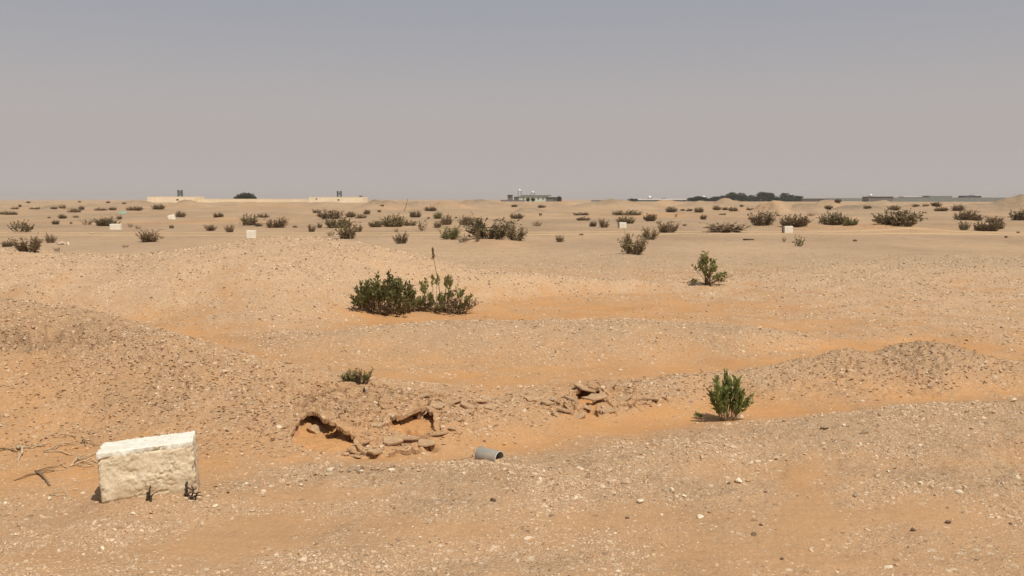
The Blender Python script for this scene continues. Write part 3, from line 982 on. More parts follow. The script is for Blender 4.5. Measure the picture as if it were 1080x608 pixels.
_shrubs = {}
def shrub_meshes(form, var, colour, joined):
    key = (form, var, colour, joined)
    if key in _shrubs: return _shrubs[key]
    gk = (form, var)
    if gk not in _shrubs: _shrubs[gk] = shrub_geo(100 + hash_str(form) + var * 17, form)
    fol, st = _shrubs[gk]
    if joined:
        g = Geo()
        for a in (fol, st):
            g.add(a.V[0], None if not a.Q else np.concatenate(a.Q), None if not a.T else np.concatenate(a.T))
        out = g.mesh('shrub', [LEAF[colour], M_STEM])
        # foliage has only triangles, stems quads and triangle caps
        nq = sum(len(q) for q in st.Q)
        idx = np.ones(len(out.polygons), np.int32); nf = sum(len(t) for t in fol.T)
        idx[nq:nq + nf] = 0
        out.polygons.foreach_set('material_index', idx)
    else:
        out = (fol.mesh('foliage', [LEAF[colour]]), st.mesh('stems', [M_STEM]))
    _shrubs[key] = out
    return out
def hash_str(s): return sum(ord(ch) * (i + 3) for i, ch in enumerate(s)) % 997

# column, row of the foot, width and height as seen; form; leaf; label (each from the photograph)
T_L = 'tiny dark shrub on the distant sand between the white rubble and the cream walls'
T_H = 'tiny dark speck of a shrub on the far dunes just under the horizon'
SHRUBS = [
 (23, 245.5, 25, 13, 'tufts', 'olive', 'double-tufted olive shrub behind the spiky one beside the gravel rise'),
 (29, 266, 27, 16, 'spiky', 'brown', 'big spiky brown shrub just behind the crest at the picture edge'),
 (8, 260.5, 9, 6, 'dome', 'brown', 'small rounded brown shrub next to the big spiky one at the picture edge'),
 (54, 256.5, 10, 10, 'spiky', 'brown', 'upright brown shrub beside the white rubble heap'),
 (60, 265, 7, 5, 'twig', 'brown', 'thin wiry twig plant in front of the white rubble heap'),
 (59, 237, 8, 4.5, 'dome', 'olive', 'small dark shrub between the double-tufted shrub and the marker block'),
 (66, 230.8, 8, 4.5, 'dome', 'brown', 'small dome shrub behind the small dark one, short of the far hummocks'),
 (3, 226.5, 6, 3.5, 'low', 'brown', 'edge shrub of the low brown row at the picture edge'),
 (9.5, 226.8, 8, 4, 'low', 'brown', 'middle shrub of the low brown row at the picture edge'),
 (15.5, 226.8, 6, 3.5, 'low', 'brown', 'inner shrub of the low brown row at the picture edge'),
 (79, 224.3, 14, 4.5, 'low', 'brown', 'low spreading brown shrub on a far hummock, west of the green scrap'),
 (92, 237.3, 12, 6.5, 'twig', 'brown', 'loose scattered brown shrub next to the shrub behind the marker block'),
 (113, 238.5, 20, 9, 'dome', 'olive', 'dense dark dome shrub right behind a small white marker block'),
 (142, 222.3, 14, 4.5, 'dome', 'brown', 'flat dark shrub on the far sand beyond the green scrap'),
 (167, 221, 12, 5, 'dome', 'brown', 'dark shrub at the foot of the cream wall end'),
 (126, 231.8, 6, 4.5, 'spiky', 'olive', 'small upright shrub between the green scrap and the marker block'),
 (137.5, 240, 5, 5, 'twig', 'brown', 'first of the two thin shrubs beside the marker block'),
 (146, 241.8, 6, 4, 'twig', 'brown', 'second of the two thin shrubs beside the marker block'),
 (157, 255.3, 21, 13, 'spiky', 'brown', 'wide spiky brown shrub alone on the plain past the marker block'),
 (171, 252, 5, 4, 'twig', 'brown', 'wispy sprig beside the wide spiky shrub on the plain'),
 (132.5, 261.3, 7, 3, 'twig', 'brown', 'small dry sprig just behind the gravel crest, west of the spiky shrub'),
 (190.5, 229.3, 9, 6, 'dome', 'brown', 'dark brown shrub beside the toppled pale block'),
 (181, 241, 4.5, 3.5, 'dome', 'brown', 'tiny shrub in front of the toppled pale block'),
 (230.5, 229.3, 10, 4.5, 'dome', 'brown', 'low two-lobed brown shrub below the cream walls'),
 (222, 243.8, 11, 6.5, 'spiky', 'brown', 'slanting brown shrub west of the cream marker block'),
 (242, 245.3, 9, 8.5, 'spiky', 'brown', 'peaked brown shrub nearest the cream marker block'),
 (262, 238, 19, 12, 'spiky', 'olive', 'olive shrub right behind the cream marker block'),
 (278, 229.8, 10, 4.5, 'low', 'brown', 'low shrub behind the olive one near the cream marker block'),
 (273, 239, 9, 4, 'low', 'brown', 'low fringe shrub joined to the olive one by the cream marker block'),
 (290, 240.3, 22, 10.5, 'spiky', 'brown', 'spiky fan-shaped brown shrub east of the cream marker block'),
 (311, 240.3, 5, 2.5, 'low', 'brown', 'small low sprig beside the fan-shaped brown shrub'),
 (329, 244.8, 8, 8, 'spiky', 'brown', 'taller of the two little shrubs behind the mound crest'),
 (337.5, 240.8, 5.5, 6, 'spiky', 'brown', 'smaller of the two little shrubs behind the mound crest'),
 (334, 225, 9, 4, 'spiky', 'brown', 'little shrub below the tall frame on the cream building'),
 (349, 231, 24, 9, 'dome', 'brown', 'dense dark brown shrub on the sand below the second frame'),
 (370, 229.5, 11, 6, 'dome', 'brown', 'round brown shrub next to the dense dark one below the second frame'),
 (381, 230.5, 11, 4.5, 'low', 'brown', 'low brown shrub tailing off from the round one below the second frame'),
 (387, 226.3, 6, 5, 'dome', 'brown', 'small dark shrub above the low tail of brown shrubs'),
 (357, 240.5, 25, 11, 'dome', 'olive', 'upper olive shrub of the clump behind the gravel mound'),
 (366, 252, 19, 17, 'spiky', 'olive', 'tall olive shrub of the clump behind the gravel mound crest'),
 (378, 245, 9, 7.5, 'spiky', 'brown', 'small brown shrub beside the tall olive one of the clump'),
 (349, 249, 8, 6, 'twig', 'brown', 'thin stemmed shrub poking over the gravel mound crest'),
 (397, 239.8, 14, 6.5, 'dome', 'olive', 'low first shrub of the long olive thicket on the plain'),
 (415, 239.3, 24, 12, 'dome', 'olive', 'main dense shrub of the long olive thicket on the plain'),
 (432, 238.3, 14, 6, 'low', 'olive', 'trailing end shrub of the long olive thicket'),
 (446, 243.8, 11, 12, 'sparse', 'brown', 'narrow brown shrub past the end of the long olive thicket'),
 (422.5, 257.3, 14, 12, 'spiky', 'olive', 'bushy olive shrub alone before the long thicket'),
 (417.5, 245.3, 5, 5.5, 'twig', 'olive', 'sprig between the long thicket and the lone bushy shrub'),
 (438, 229.5, 13, 6.5, 'dome', 'brown', 'smooth brown dome shrub behind the thicket end'),
 (454, 222.8, 11, 4.5, 'dome', 'brown', 'farther brown dome shrub under the bare dunes'),
 (462, 231, 9, 7, 'dome', 'green', 'small fresh green shrub behind the brown pair'),
 (471, 237.3, 11, 10, 'dome', 'brown', 'round dry shrub in front of the small fresh green one'),
 (461, 240.5, 9, 7, 'spiky', 'brown', 'ragged brown shrub beside the round dry one'),
 (474, 252.8, 22, 14, 'spiky', 'green', 'bright green bushy shrub beside the largest thicket'),
 (487.5, 255.8, 13, 10.5, 'twig', 'brown', 'wiry brown shrub between the bright green one and the largest thicket'),
 (492, 237.5, 14, 9.5, 'dome', 'brown', 'brown shrub at the back corner of the largest thicket'),
 (503, 255.3, 10, 11, 'sparse', 'brown', 'thin stemmed shrub at the front of the largest thicket'),
 (517, 252.3, 42, 22, 'spiky', 'olive', 'largest and densest olive shrub of the middle thicket'),
 (545, 254.3, 23, 18, 'spiky', 'olive', 'open spiky olive shrub on the east end of the largest thicket'),
 (545, 231, 12, 5.5, 'dome', 'brown', 'brown shrub behind the open spiky end of the largest thicket'),
 (566, 238.8, 12, 6, 'twig', 'brown', 'wispy brown shrub alone on the sand east of the largest thicket'),
 (591, 255.3, 10, 7, 'spiky', 'brown', 'small dark shrub alone beside the pale track'),
 (542.5, 218.5, 6, 2.5, 'dome', 'brown', 'tiny shrub on the dune under the dark tower block'),
 (571.5, 219.3, 8, 2.8, 'dome', 'brown', 'tiny shrub on the dune under the pale green building'),
 (613, 227.3, 15, 3, 'low', 'brown', 'back one of two flat brown shrubs stretched along the sand'),
 (615, 232.8, 17, 4, 'low', 'brown', 'front one of two flat brown shrubs stretched along the sand'),
 (625.5, 239.3, 7.5, 6, 'dome', 'brown', 'compact brown shrub two paces west of the small marker with a dark side'),
 (637.5, 240.3, 9.5, 9.5, 'spiky', 'brown', 'upright brown shrub just west of the small marker with a dark side'),
 (661, 227, 28, 5, 'low', 'olive', 'long flat olive shrub stretched along a far sand ridge'),
 (660, 236, 15, 7.5, 'dome', 'olive', 'olive dome shrub right behind the small marker with a dark side'),
 (669, 268.3, 31, 21, 'spiky', 'olive', 'large open spiky shrub standing clear on the bare gravel plain'),
 (686, 253, 17, 13, 'spiky', 'brown', 'middle spiky shrub of a rising line of three'),
 (704, 245.5, 20, 12, 'spiky', 'brown', 'back spiky shrub of a rising line of three'),
 (686, 233.5, 13, 7.5, 'dome', 'brown', 'slanted brown shrub east of the olive dome shrub'),
 (708, 224, 11, 5.5, 'dome', 'brown', 'dark low shrub below the end of the white roofed building'),
 (713, 229.3, 3.5, 4.5, 'twig', 'brown', 'tiny stalk standing below the dark low shrub'),
 (727, 223, 6, 3, 'dome', 'brown', 'smallest of three shrubs in a row below the first trees'),
 (737, 224.3, 8, 5.5, 'dome', 'brown', 'roundest of three shrubs in a row below the first trees'),
 (742, 231.8, 7, 5, 'dome', 'brown', 'little round shrub on bare sand below the row of three'),
 (756, 222, 8, 5, 'dome', 'brown', 'peaked dark shrub below the low round trees'),
 (765, 222, 6, 3.5, 'dome', 'brown', 'little shrub beside the peaked dark one below the trees'),
 (762, 227, 7, 2, 'low', 'brown', 'flat sprig lying below the peaked dark shrub'),
 (766, 245.3, 36, 10, 'spiky', 'brown', 'long sparse brown shrub with dry stems along the track'),
 (774, 223, 12, 4.5, 'low', 'brown', 'low brown shrub under the tallest trees'),
 (791.5, 222, 9, 3, 'low', 'brown', 'flat brown shrub under the middle of the tree row'),
 (803.5, 238.3, 25, 15, 'spiky', 'brown', 'tall open brown shrub below the pale dune saddle'),
 (838, 239, 24, 12, 'dome', 'brown', 'thick brown shrub right behind the marker block by the track'),
 (842.5, 260, 13, 12, 'sparse', 'green', 'few upright green stems growing before the marker block by the track'),
 (827, 255.5, 5, 6, 'twig', 'green', 'little sprig west of the upright green stems'),
 (856, 228.3, 9, 4.5, 'twig', 'brown', 'pair of tiny tufts on the dune behind the thick brown shrub'),
 (873.5, 221, 8, 4, 'dome', 'brown', 'dome shrub on the dune under the end of the dark wall'),
 (879, 237.5, 27, 13, 'dome', 'olive', 'broad olive shrub on an orange sand bank'),
 (897, 238, 13, 7.5, 'dome', 'green', 'rounder greyish green shrub joined to the broad olive one'),
 (915, 220, 7, 3, 'dome', 'brown', 'small shrub on the dune below the dark block'),
 (948, 238.5, 43, 16, 'dome', 'olive', 'widest dark dome shrub on the orange bank beyond the track'),
 (943, 222, 13, 5, 'dome', 'brown', 'dome shrub behind the widest dark one'),
 (966, 218, 7, 2.5, 'low', 'brown', 'first flat shrub below the grey-green wall'),
 (976, 218, 6, 2.5, 'low', 'brown', 'second flat shrub below the grey-green wall'),
 (987.5, 218, 9, 4.5, 'dome', 'brown', 'peaked shrub below the grey-green wall'),
 (992.5, 223, 11, 4.5, 'dome', 'brown', 'flat dome shrub before the peaked one below the grey-green wall'),
 (1010, 222.5, 14, 6, 'dome', 'brown', 'rear shrub of the stacked group of four by the sand slope'),
 (1019, 232.3, 22, 10, 'dome', 'brown', 'widest shrub of the stacked group of four by the sand slope'),
 (1017, 243, 10, 10, 'spiky', 'olive', 'upright front shrub of the stacked group of four by the sand slope'),
 (1031, 233, 10, 6, 'dome', 'brown', 'small shrub of the stacked group of four by the sand slope'),
 (1040, 243.8, 19, 10, 'dome', 'brown', 'dense front shrub of the pair nearest the picture edge'),
 (1052, 241.8, 15, 9, 'dome', 'olive', 'olive rear shrub of the pair nearest the picture edge'),
 (1048, 235, 16, 7, 'spiky', 'brown', 'open brown shrub behind the pair nearest the picture edge'),
 (1074, 232.5, 18, 12, 'spiky', 'olive', 'shrub cut by the picture edge on the far sand slope'),
]
TINY = [(15.5, 221, 7, 2.5), (21, 218.5, 3, 2.5), (37, 221, 10, 2.5), (57, 220.5, 6, 2), (66, 220.5, 6, 4), (86, 221.5, 6, 4), (80, 229.8, 6, 2.5), (75, 236.3, 2.5, 2), (107, 222.3, 12, 3), (119, 222, 6, 3.5),
        (52, 230.5, 4, 1.8), (30, 214.5, 4, 2), (84, 213.8, 3, 2), (114, 214.5, 4, 2), (131, 215.5, 4, 2), (400, 224, 4, 2.5), (221, 211.5, 6, 1.6), (235, 211.5, 6, 1.8), (403, 218, 4, 2), (452, 231, 3, 2), (481, 230.5, 3, 2), (570, 227.5, 3, 2.5), (613, 248.5, 4, 2), (720, 222.5, 5, 2), (722, 238.5, 4, 2), (782, 218.5, 4, 2.5), (821, 228, 4, 2), (884, 213.5, 5, 3.5), (902, 254.8, 5, 2.2), (1061, 251, 3, 2), (1074, 246, 3, 2)]

def grow(px, py, w, h, form, colour, k, P):
    D = P[1]
    sw, sh = w / FPX * D, h / FPX * D
    sc = (sw, sw * (.8 + .3 * ((k * 7) % 5) / 5), sh)
    rot = (0, 0, (k * 2.399) % 6.28)
    return sc, rot

def plant_shrubs():
    hits = first_hit([s[0] for s in SHRUBS], [s[1] for s in SHRUBS], ground)
    count = {}
    for k, (px, py, w, h, form, colour, label) in enumerate(SHRUBS):
        v = count.get(form, 0) % 4; count[form] = count.get(form, 0) + 1
        P = hits[k]
        sc, rot = grow(px, py, w, h, form, colour, k, P)
        loc = (P[0], P[1], P[2] - .01 * sc[2])
        if w >= 12:
            fm, sm = shrub_meshes(form, v, colour, False)
            root = link('shrub', None, loc=loc, rot=rot, scale=sc)
            f = link('foliage', fm, root); tag(f, kind='stuff')
            s = link('stems', sm, root); tag(s, kind='stuff')
        else:
            root = link('shrub', shrub_meshes(form, v, colour, True), loc=loc, rot=rot, scale=sc)
        tag(root, label, 'shrub', 'shrubs scattered over the plain')
    hits = first_hit([t[0] for t in TINY], [t[1] for t in TINY], ground)
    for k, (px, py, w, h) in enumerate(TINY):
        P = hits[k]
        sc, rot = grow(px, py, w, h, 'low', 'brown', k, P)
        root = link('shrub', shrub_meshes(('low', 'dome')[k % 2], k % 3, 'brown', True), loc=(P[0], P[1], P[2] - .01 * sc[2]), rot=rot, scale=sc)
        tag(root, 'tiny brown tuft a few leaves across on the far sand', 'shrub', 'tiny tufts on the far sand')
plant_shrubs()

# ---- the three nearer plants and the small one on the bank
def stem_path(b0, az, tilt, L, curl, r, n=7):
    d = np.array([cos(az) * sin(tilt), sin(az) * sin(tilt), cos(tilt)])
    t = np.linspace(0, 1, n)[:, None]
    w = r.normal(0, .02, 3) * L
    return b0 + d * L * t + np.array([0, 0, curl]) * L * t ** 2 * sin(tilt) + w * np.sin(t * pi * 1.3)

def leafy(path, fol, r, n, lo, length, width, out=.55, fine=True, hi=1.0):
    tt = lo + (hi - lo) * (np.arange(n) + r.random(n)) / n
    m = len(path) - 1
    seg = np.clip((tt * m).astype(int), 0, m - 1); fr = (tt * m - seg)[:, None]
    pts = path[seg] * (1 - fr) + path[seg + 1] * fr
    tg = path[seg + 1] - path[seg]; tg /= np.linalg.norm(tg, axis=1)[:, None]
    a = np.arange(n) * 2.4 + r.random() * 6
    ref = np.array([.3, .2, .93])
    u = np.cross(tg, ref + r.normal(0, .2, (n, 3))); u /= np.linalg.norm(u, axis=1)[:, None] + 1e-9
    v = np.cross(tg, u)
    rad = np.cos(a)[:, None] * u + np.sin(a)[:, None] * v
    fan = (out * r.uniform(.6, 1.3, n))[:, None]
    d = tg * (1 - .35 * fan) + rad * fan + np.array([0, 0, .12]); d /= np.linalg.norm(d, axis=1)[:, None]
    sz = .7 + .3 * np.sin(np.clip((tt - lo) / (hi - lo), 0, 1) * pi)
    add_leaves(fol, pts, d, length * sz.mean(), width, r, .18, fine)

def finish_plant(name, label, loc, fol, leafmat, st, stemmat, extra=()):
    root = link(name, None, loc=loc)
    tag(root, label, 'shrub')
    tag(link('foliage', fol.mesh('foliage', [leafmat]), root), kind='stuff')
    tag(link('stems', st.mesh('stems', [stemmat], True), root), kind='stuff')
    for nm, g, m in extra: tag(link(nm, g.mesh(nm, [m]), root), kind='stuff')
    return root

def near_plant():
    P = first_hit([768], [444], ground)[0]
    r = np.random.default_rng(5)
    u = P[1] / FPX
    fol, st = Geo(), Geo()
    H = 52 * u
    for k in range(22):
        a = r.uniform(0, 2 * pi)
        tx = r.uniform(-20, 14); ty = r.uniform(-14, 14)
        b0 = np.array([r.normal(0, 2.2) * u + (1 + .35 * tx) * u, (r.normal(0, 2.0) + .3 * ty) * u, -.01])
        hz = H * (1.0 - .34 * (abs(tx + 3) / 19) ** 2) * r.uniform(.45, 1.0) ** .6
        top = np.array([tx * u, ty * u, hz])
        t = np.linspace(0, 1, 8)[:, None]
        path = b0 + (top - b0) * np.concatenate([t, t, t ** .85], 1) + np.array([-2.5 * u * np.sign(-tx), 0, 0]) * np.sin(t * pi) * .8
        st.tube(path, np.linspace(.0035, .0014, 8), 5)
        leafy(path, fol, r, 34, .14 + .1 * r.random(), 9.5 * u, 2.7 * u, .5)
    for (ex, ez, n) in ((23, 27, 26), (20, 22, 20), (25, 21, 16)):             # the side shoot with a bare foot
        path = stem_path(np.array([4 * u, 0, .0]), 0, .5, 1, 0, r) * 0
        t = np.linspace(0, 1, 8)[:, None]
        path = np.array([3 * u, -1.5 * u, 0]) + np.concatenate([(ex - 3) * u * t, 2 * u * t, ez * u * t ** 1.25], 1)
        st.tube(path, np.linspace(.0035, .0015, 8), 5)
        leafy(path, fol, r, n, .55, 8 * u, 2.3 * u, .55)
    for (ex, ez) in ((-8, 12), (-3, 14), (6, 15), (9, 11), (3, 18)):         # bare yellowish foot stems
        t = np.linspace(0, 1, 6)[:, None]
        path = np.array([1 * u, -2 * u, -.01]) + np.concatenate([ex * u * t, -1 * u * t, ez * u * t], 1) + r.normal(0, .3 * u, (6, 3))
        st.tube(path, np.linspace(.0045, .0025, 6), 5)
    # a low shoot lying out to the side
    t = np.linspace(0, 1, 8)[:, None]
    path = np.array([-4 * u, 2 * u, .0]) + np.concatenate([-30 * u * t, 3 * u * t, 3 * u * t + 3 * u * t ** 3], 1)
    st.tube(path, np.linspace(.0025, .0012, 8), 4)
    leafy(path, fol, r, 30, .72, 5 * u, 1.9 * u, .7)
    finish_plant('shrub', 'fresh green bushy plant with pointed leaves and a side shoot in the orange trough', P, fol, LEAF['fresh'], st, M_STEM_PALE)
near_plant()

def mid_bushes():
    r = np.random.default_rng(15)
    P = first_hit([406], [330], ground)[0]
    u = P[1] / FPX
    fol, st, dry = Geo(), Geo(), Geo()
    for k in range(84):
        ex, ey = r.uniform(-32, 30), r.uniform(-20, 20)
        e = min(1, math.hypot(ex / 34, ey / 21))
        top = np.array([ex * u, ey * u, (43 - 19 * e ** 2.2) * u * r.uniform(.5, 1.03)])
        b0 = np.array([ex * .78 * u + r.normal(0, 2) * u, ey * .7 * u, -.02])
        t = np.linspace(0, 1, 6)[:, None]
        path = b0 + (top - b0) * np.concatenate([t, t, t ** .8], 1) + r.normal(0, .8 * u, 3) * np.sin(t * pi)
        st.tube(path, np.linspace(.005, .002, 6), 4)
        leafy(path, fol, r, 17, .48, 6.0 * u, 2.8 * u, .75, False)
        leafy(path, dry, r, 7, .15, 4.5 * u, 1.8 * u, .8, False, .6)
    for k in range(44):                                                # dry lower twigs
        a = r.uniform(0, 2 * pi); L = r.uniform(15, 33) * u
        path = stem_path(np.array([r.normal(0, 7) * u, r.normal(0, 5) * u, -.01]), a, r.uniform(1.2, 1.5), L, .05, r)
        st.tube(path, np.linspace(.004, .0015, 7), 3)
    finish_plant('shrub', 'dense dark green bush in the orange hollow behind the gravel bank', P, fol, LEAF['green'], st, M_STEM, [('dry_foliage', dry, LEAF['brown'])])
    P = first_hit([463], [330], ground)[0]
    u = P[1] / FPX
    fol, st, dry = Geo(), Geo(), Geo()
    tips = [(-33, 14, 18), (-30, 20, 18), (-24, 10, 18), (-9, 10, 18), (3, 9, 16), (28, 8, 12), (-27, 24, 12), (-20, 30, 18), (-13, 38, 14), (-6, 20, 22), (-3, 42, 16), (5, 22, 24), (8, 36, 24), (11, 38, 22), (0, 18, 22), (13, 20, 24), (20, 22, 10), (26, 24, 10), (31, 14, 12), (33, 20, 8), (24, 10, 12), (-16, 16, 14), (-24, 14, 10), (18, 30, 6)]
    for (ex, ez, n) in tips:
        for q in range(2):
            x, y, zz = ex + r.normal(0, 2.2), r.uniform(-14, 14), ez * r.uniform(.8, 1.05)
            b0 = np.array([ex * .8 * u, y * .5 * u, -.01])
            t = np.linspace(0, 1, 6)[:, None]
            path = b0 + (np.array([x * u, y * u, zz * u]) - b0) * t + r.normal(0, 1.5 * u, 3) * np.sin(t * pi)
            st.tube(path, np.linspace(.0045, .002, 6), 4)
            leafy(path, fol, r, int(n * .8), .68, 5.8 * u, 2.7 * u, .7, False)
    for k in range(80):
        ex = r.uniform(-36, 34)
        b0 = np.array([ex * .85 * u, r.uniform(-8, 8) * u, -.01])
        path = stem_path(b0, r.uniform(0, 2 * pi), r.uniform(.5, 1.35), r.uniform(12, 24) * u, .1, r)
        st.tube(path, np.linspace(.004, .0016, 7), 3)
        leafy(path, dry, r, 10, .3, 4 * u, 1.9 * u, .8, False)
    t = np.linspace(0, 1, 8)[:, None]                                   # the one tall flowering stalk
    stalk = np.array([2 * u, 0, 0]) + np.concatenate([-7 * u * t, 0 * t, 66 * u * t], 1) + np.array([1.2 * u, 0, 0]) * np.sin(t * 5)
    st.tube(stalk, np.linspace(.006, .003, 8), 5)
    leafy(stalk, dry, r, 34, .84, 4.5 * u, 2 * u, .35, False)
    finish_plant('shrub', 'half-dry bush with green tips and one tall stalk beside the dense dark bush', P, fol, LEAF['green'], st, M_STEM, [('dry_foliage', dry, LEAF['brown'])])
    P = first_hit([746], [300.5], ground)[0]
    u = P[1] / FPX
    fol, st, dry = Geo(), Geo(), Geo()
    for (ex, ez, n) in ((-3, 30, 30), (-1, 26, 30), (-6, 22, 24), (-1, 34, 16), (3, 18, 24), (5, 26, 20), (6, 20, 18), (10, 18, 20), (12, 10, 18), (15, 12, 18), (-15, 20, 14), (-4, 14, 24), (8, 8, 20), (1, 10, 20), (16, 5, 12), (-18, 5, 12)):
        for q in range(2):
            x, y = ex + r.normal(0, 1.6), r.uniform(-10, 10)
            b0 = np.array([r.normal(0, 2) * u, y * .3 * u, -.01])
            t = np.linspace(0, 1, 6)[:, None]
            path = b0 + (np.array([x * u, y * u, ez * u]) - b0) * np.concatenate([t, t, t ** .85], 1)
            st.tube(path, np.linspace(.005, .002, 6), 4)
            leafy(path, fol, r, int(n * .55), .68, 5.2 * u, 2.9 * u, .75, False)
    for (ex, ez) in ((-8, 30), (-7, 36), (-10, 26), (22, 8), (20, 5), (26, 10)):
        t = np.linspace(0, 1, 6)[:, None]
        path = np.concatenate([ex * u * t, 0 * t, ez * u * t], 1) + r.normal(0, .6 * u, (6, 3))
        st.tube(path, np.linspace(.004, .0018, 6), 3)
        leafy(path, dry, r, 10, .55, 3.5 * u, 1.2 * u, .8, False)
    finish_plant('shrub', 'lone dark green plant with bare side twigs at the edge of the gravel plain', P, fol, LEAF['green'], st, M_STEM, [('dry_foliage', dry, LEAF['brown'])])
    P = first_hit([377], [404], ground)[0]
    u = P[1] / FPX
    fol, st, dry = Geo(), Geo(), Geo()
    for k in range(46):
        ex, ez = r.uniform(-18, 17), r.uniform(6, 15)
        b0 = np.array([ex * .6 * u, r.uniform(-4, 4) * u, -.01])
        t = np.linspace(0, 1, 5)[:, None]
        path = b0 + (np.array([ex * u, r.uniform(-9, 9) * u, ez * u]) - b0) * t
        st.tube(path, np.linspace(.0025, .001, 5), 3)
        leafy(path, fol if r.random() < .6 else dry, r, 12, .3, 3.6 * u, 1.6 * u, .8, False)
    finish_plant('shrub', 'small sparse sprig growing on the crest above the cracked crust', P, fol, LEAF['green'], st, M_STEM, [('dry_foliage', dry, LEAF['brown'])])
mid_bushes()

# ------------------------------------------------------------------ things on the ground near by
def plaster_material(name, base, dark, stain, scale=6):
    m, nt, b = new_mat(name)
    tc = N(nt, 'ShaderNodeTexCoord')
    n1 = noise(nt, scale, 6, tc.outputs['Object'], .65)
    n2 = noise(nt, scale * 6, 5, tc.outputs['Object'], .7)
    col = mixc(nt, ramp(nt, n1.outputs['Fac'], [(.42, 0), (.62, 1)]), base, dark)
    col = mixc(nt, ramp(nt, n2.outputs['Fac'], [(.52, 0), (.70, .85)]), col, stain)
    sp = N(nt, 'ShaderNodeSeparateXYZ'); nt.links.new(tc.outputs['Object'], sp.inputs[0])
    n3 = noise(nt, 14, 5, tc.outputs['Object'], .7)         # sand splashed and stuck on the foot
    dirt = mathn(nt, 'SUBTRACT', mathn(nt, 'MULTIPLY_ADD', n3.outputs['Fac'], .28, .02), sp.outputs['Z'])
    col = mixc(nt, mathn(nt, 'MULTIPLY', ramp(nt, mathn(nt, 'MULTIPLY_ADD', dirt, 6, .2), [(.0, 0), (.9, 1)]), .55), col, (.45, .30, .165))
    nt.links.new(col, b.inputs['Base Color'])
    b.inputs['Roughness'].default_value = .9
    b.inputs['Specular IOR Level'].default_value = .2
    bn = noise(nt, scale * 9, 6, tc.outputs['Object'], .7)
    bu = N(nt, 'ShaderNodeBump'); bu.inputs['Distance'].default_value = .0035
    nt.links.new(bn.outputs['Fac'], bu.inputs['Height']); nt.links.new(bu.outputs[0], b.inputs['Normal'])
    return m
M_FACE = plaster_material('rough_mortar', (.74, .635, .455), (.64, .53, .365), (.45, .345, .22), 7)
M_CAP = plaster_material('white_cap', (.80, .77, .66), (.74, .69, .56), (.50, .46, .37), 9)

def slab_geo(w, d, h, cell, rough, seed, strokes=0.0, edge=.006, top_rough=None):
    """a hand-cast block: finely divided faces, worn edges, trowel strokes"""
    g = Geo()
    def face(o, u, v, nu, nv):
        a, b = np.meshgrid(np.linspace(0, 1, nu + 1), np.linspace(0, 1, nv + 1), indexing='ij')
        V = np.array(o) + a.ravel()[:, None] * np.array(u) + b.ravel()[:, None] * np.array(v)
        i, j = np.meshgrid(np.arange(nu), np.arange(nv), indexing='ij')
        q = np.stack([i * (nv + 1) + j, (i + 1) * (nv + 1) + j, (i + 1) * (nv + 1) + j + 1, i * (nv + 1) + j + 1], -1).reshape(-1, 4)
        g.add(V, q)
    nw, nd, nh = int(w / cell), int(d / cell), int(h / cell)
    x0, y0 = -w / 2, -d / 2
    face((x0, y0, 0), (w, 0, 0), (0, 0, h), nw, nh)
    face((-x0, -y0, 0), (-w, 0, 0), (0, 0, h), nw, nh)
    face((-x0, y0, 0), (0, d, 0), (0, 0, h), nd, nh)
    face((x0, -y0, 0), (0, -d, 0), (0, 0, h), nd, nh)
    face((x0, y0, h), (w, 0, 0), (0, d, 0), nw, nd)
    face((x0, -y0, 0), (w, 0, 0), (0, -d, 0), nw, nd)
    V = np.concatenate(g.V)
    c = np.array([0, 0, h / 2])
    hs = np.array([w / 2, d / 2, h / 2])
    q = V - c
    core = np.clip(q, -hs + edge * 2, hs - edge * 2)
    dv = q - core
    ln = np.linalg.norm(dv, axis=1)[:, None]
    nrm = dv / (ln + 1e-9)
    V = c + core + nrm * np.minimum(ln, edge * 2)
    s = seed * 11.3
    a, b = V[:, 0] * 1.0 + V[:, 1] * .83 + s, V[:, 2] + V[:, 1] * .57
    n = rough * (fbm(a * 16, b * 16, 4, seed) * .8 + .5 * fbm(a * 60, b * 60, 2, seed + 5))
    if strokes:
        ang = 2.2 * perlin(a * 3.5, b * 3.5, seed + 9)
        u = a * np.cos(ang) + b * np.sin(ang)
        n = n + strokes * np.sin(u * 120 + 5 * perlin(a * 9, b * 9, seed + 10)) * (.4 + perlin(a * 6, b * 6, seed + 12))
        d1, d2, idc = cellular(a * 11, b * 15, seed % 7)
        n = n - strokes * 2.2 * sstep(.55, .2, d1) * (idc > .72) if False else n - strokes * 2.0 * (1 - sstep(.15, .5, d1)) * (idc > .72)
    near_edge = ((np.abs(np.abs(q) - hs) < edge * 2.5).sum(1) >= 2)
    chip = np.maximum(0, fbm(a * 22, b * 22, 3, seed + 31) - .05) * edge * 3.2
    V = V + nrm * (n - near_edge * chip)[:, None]
    return V, np.concatenate(g.Q)

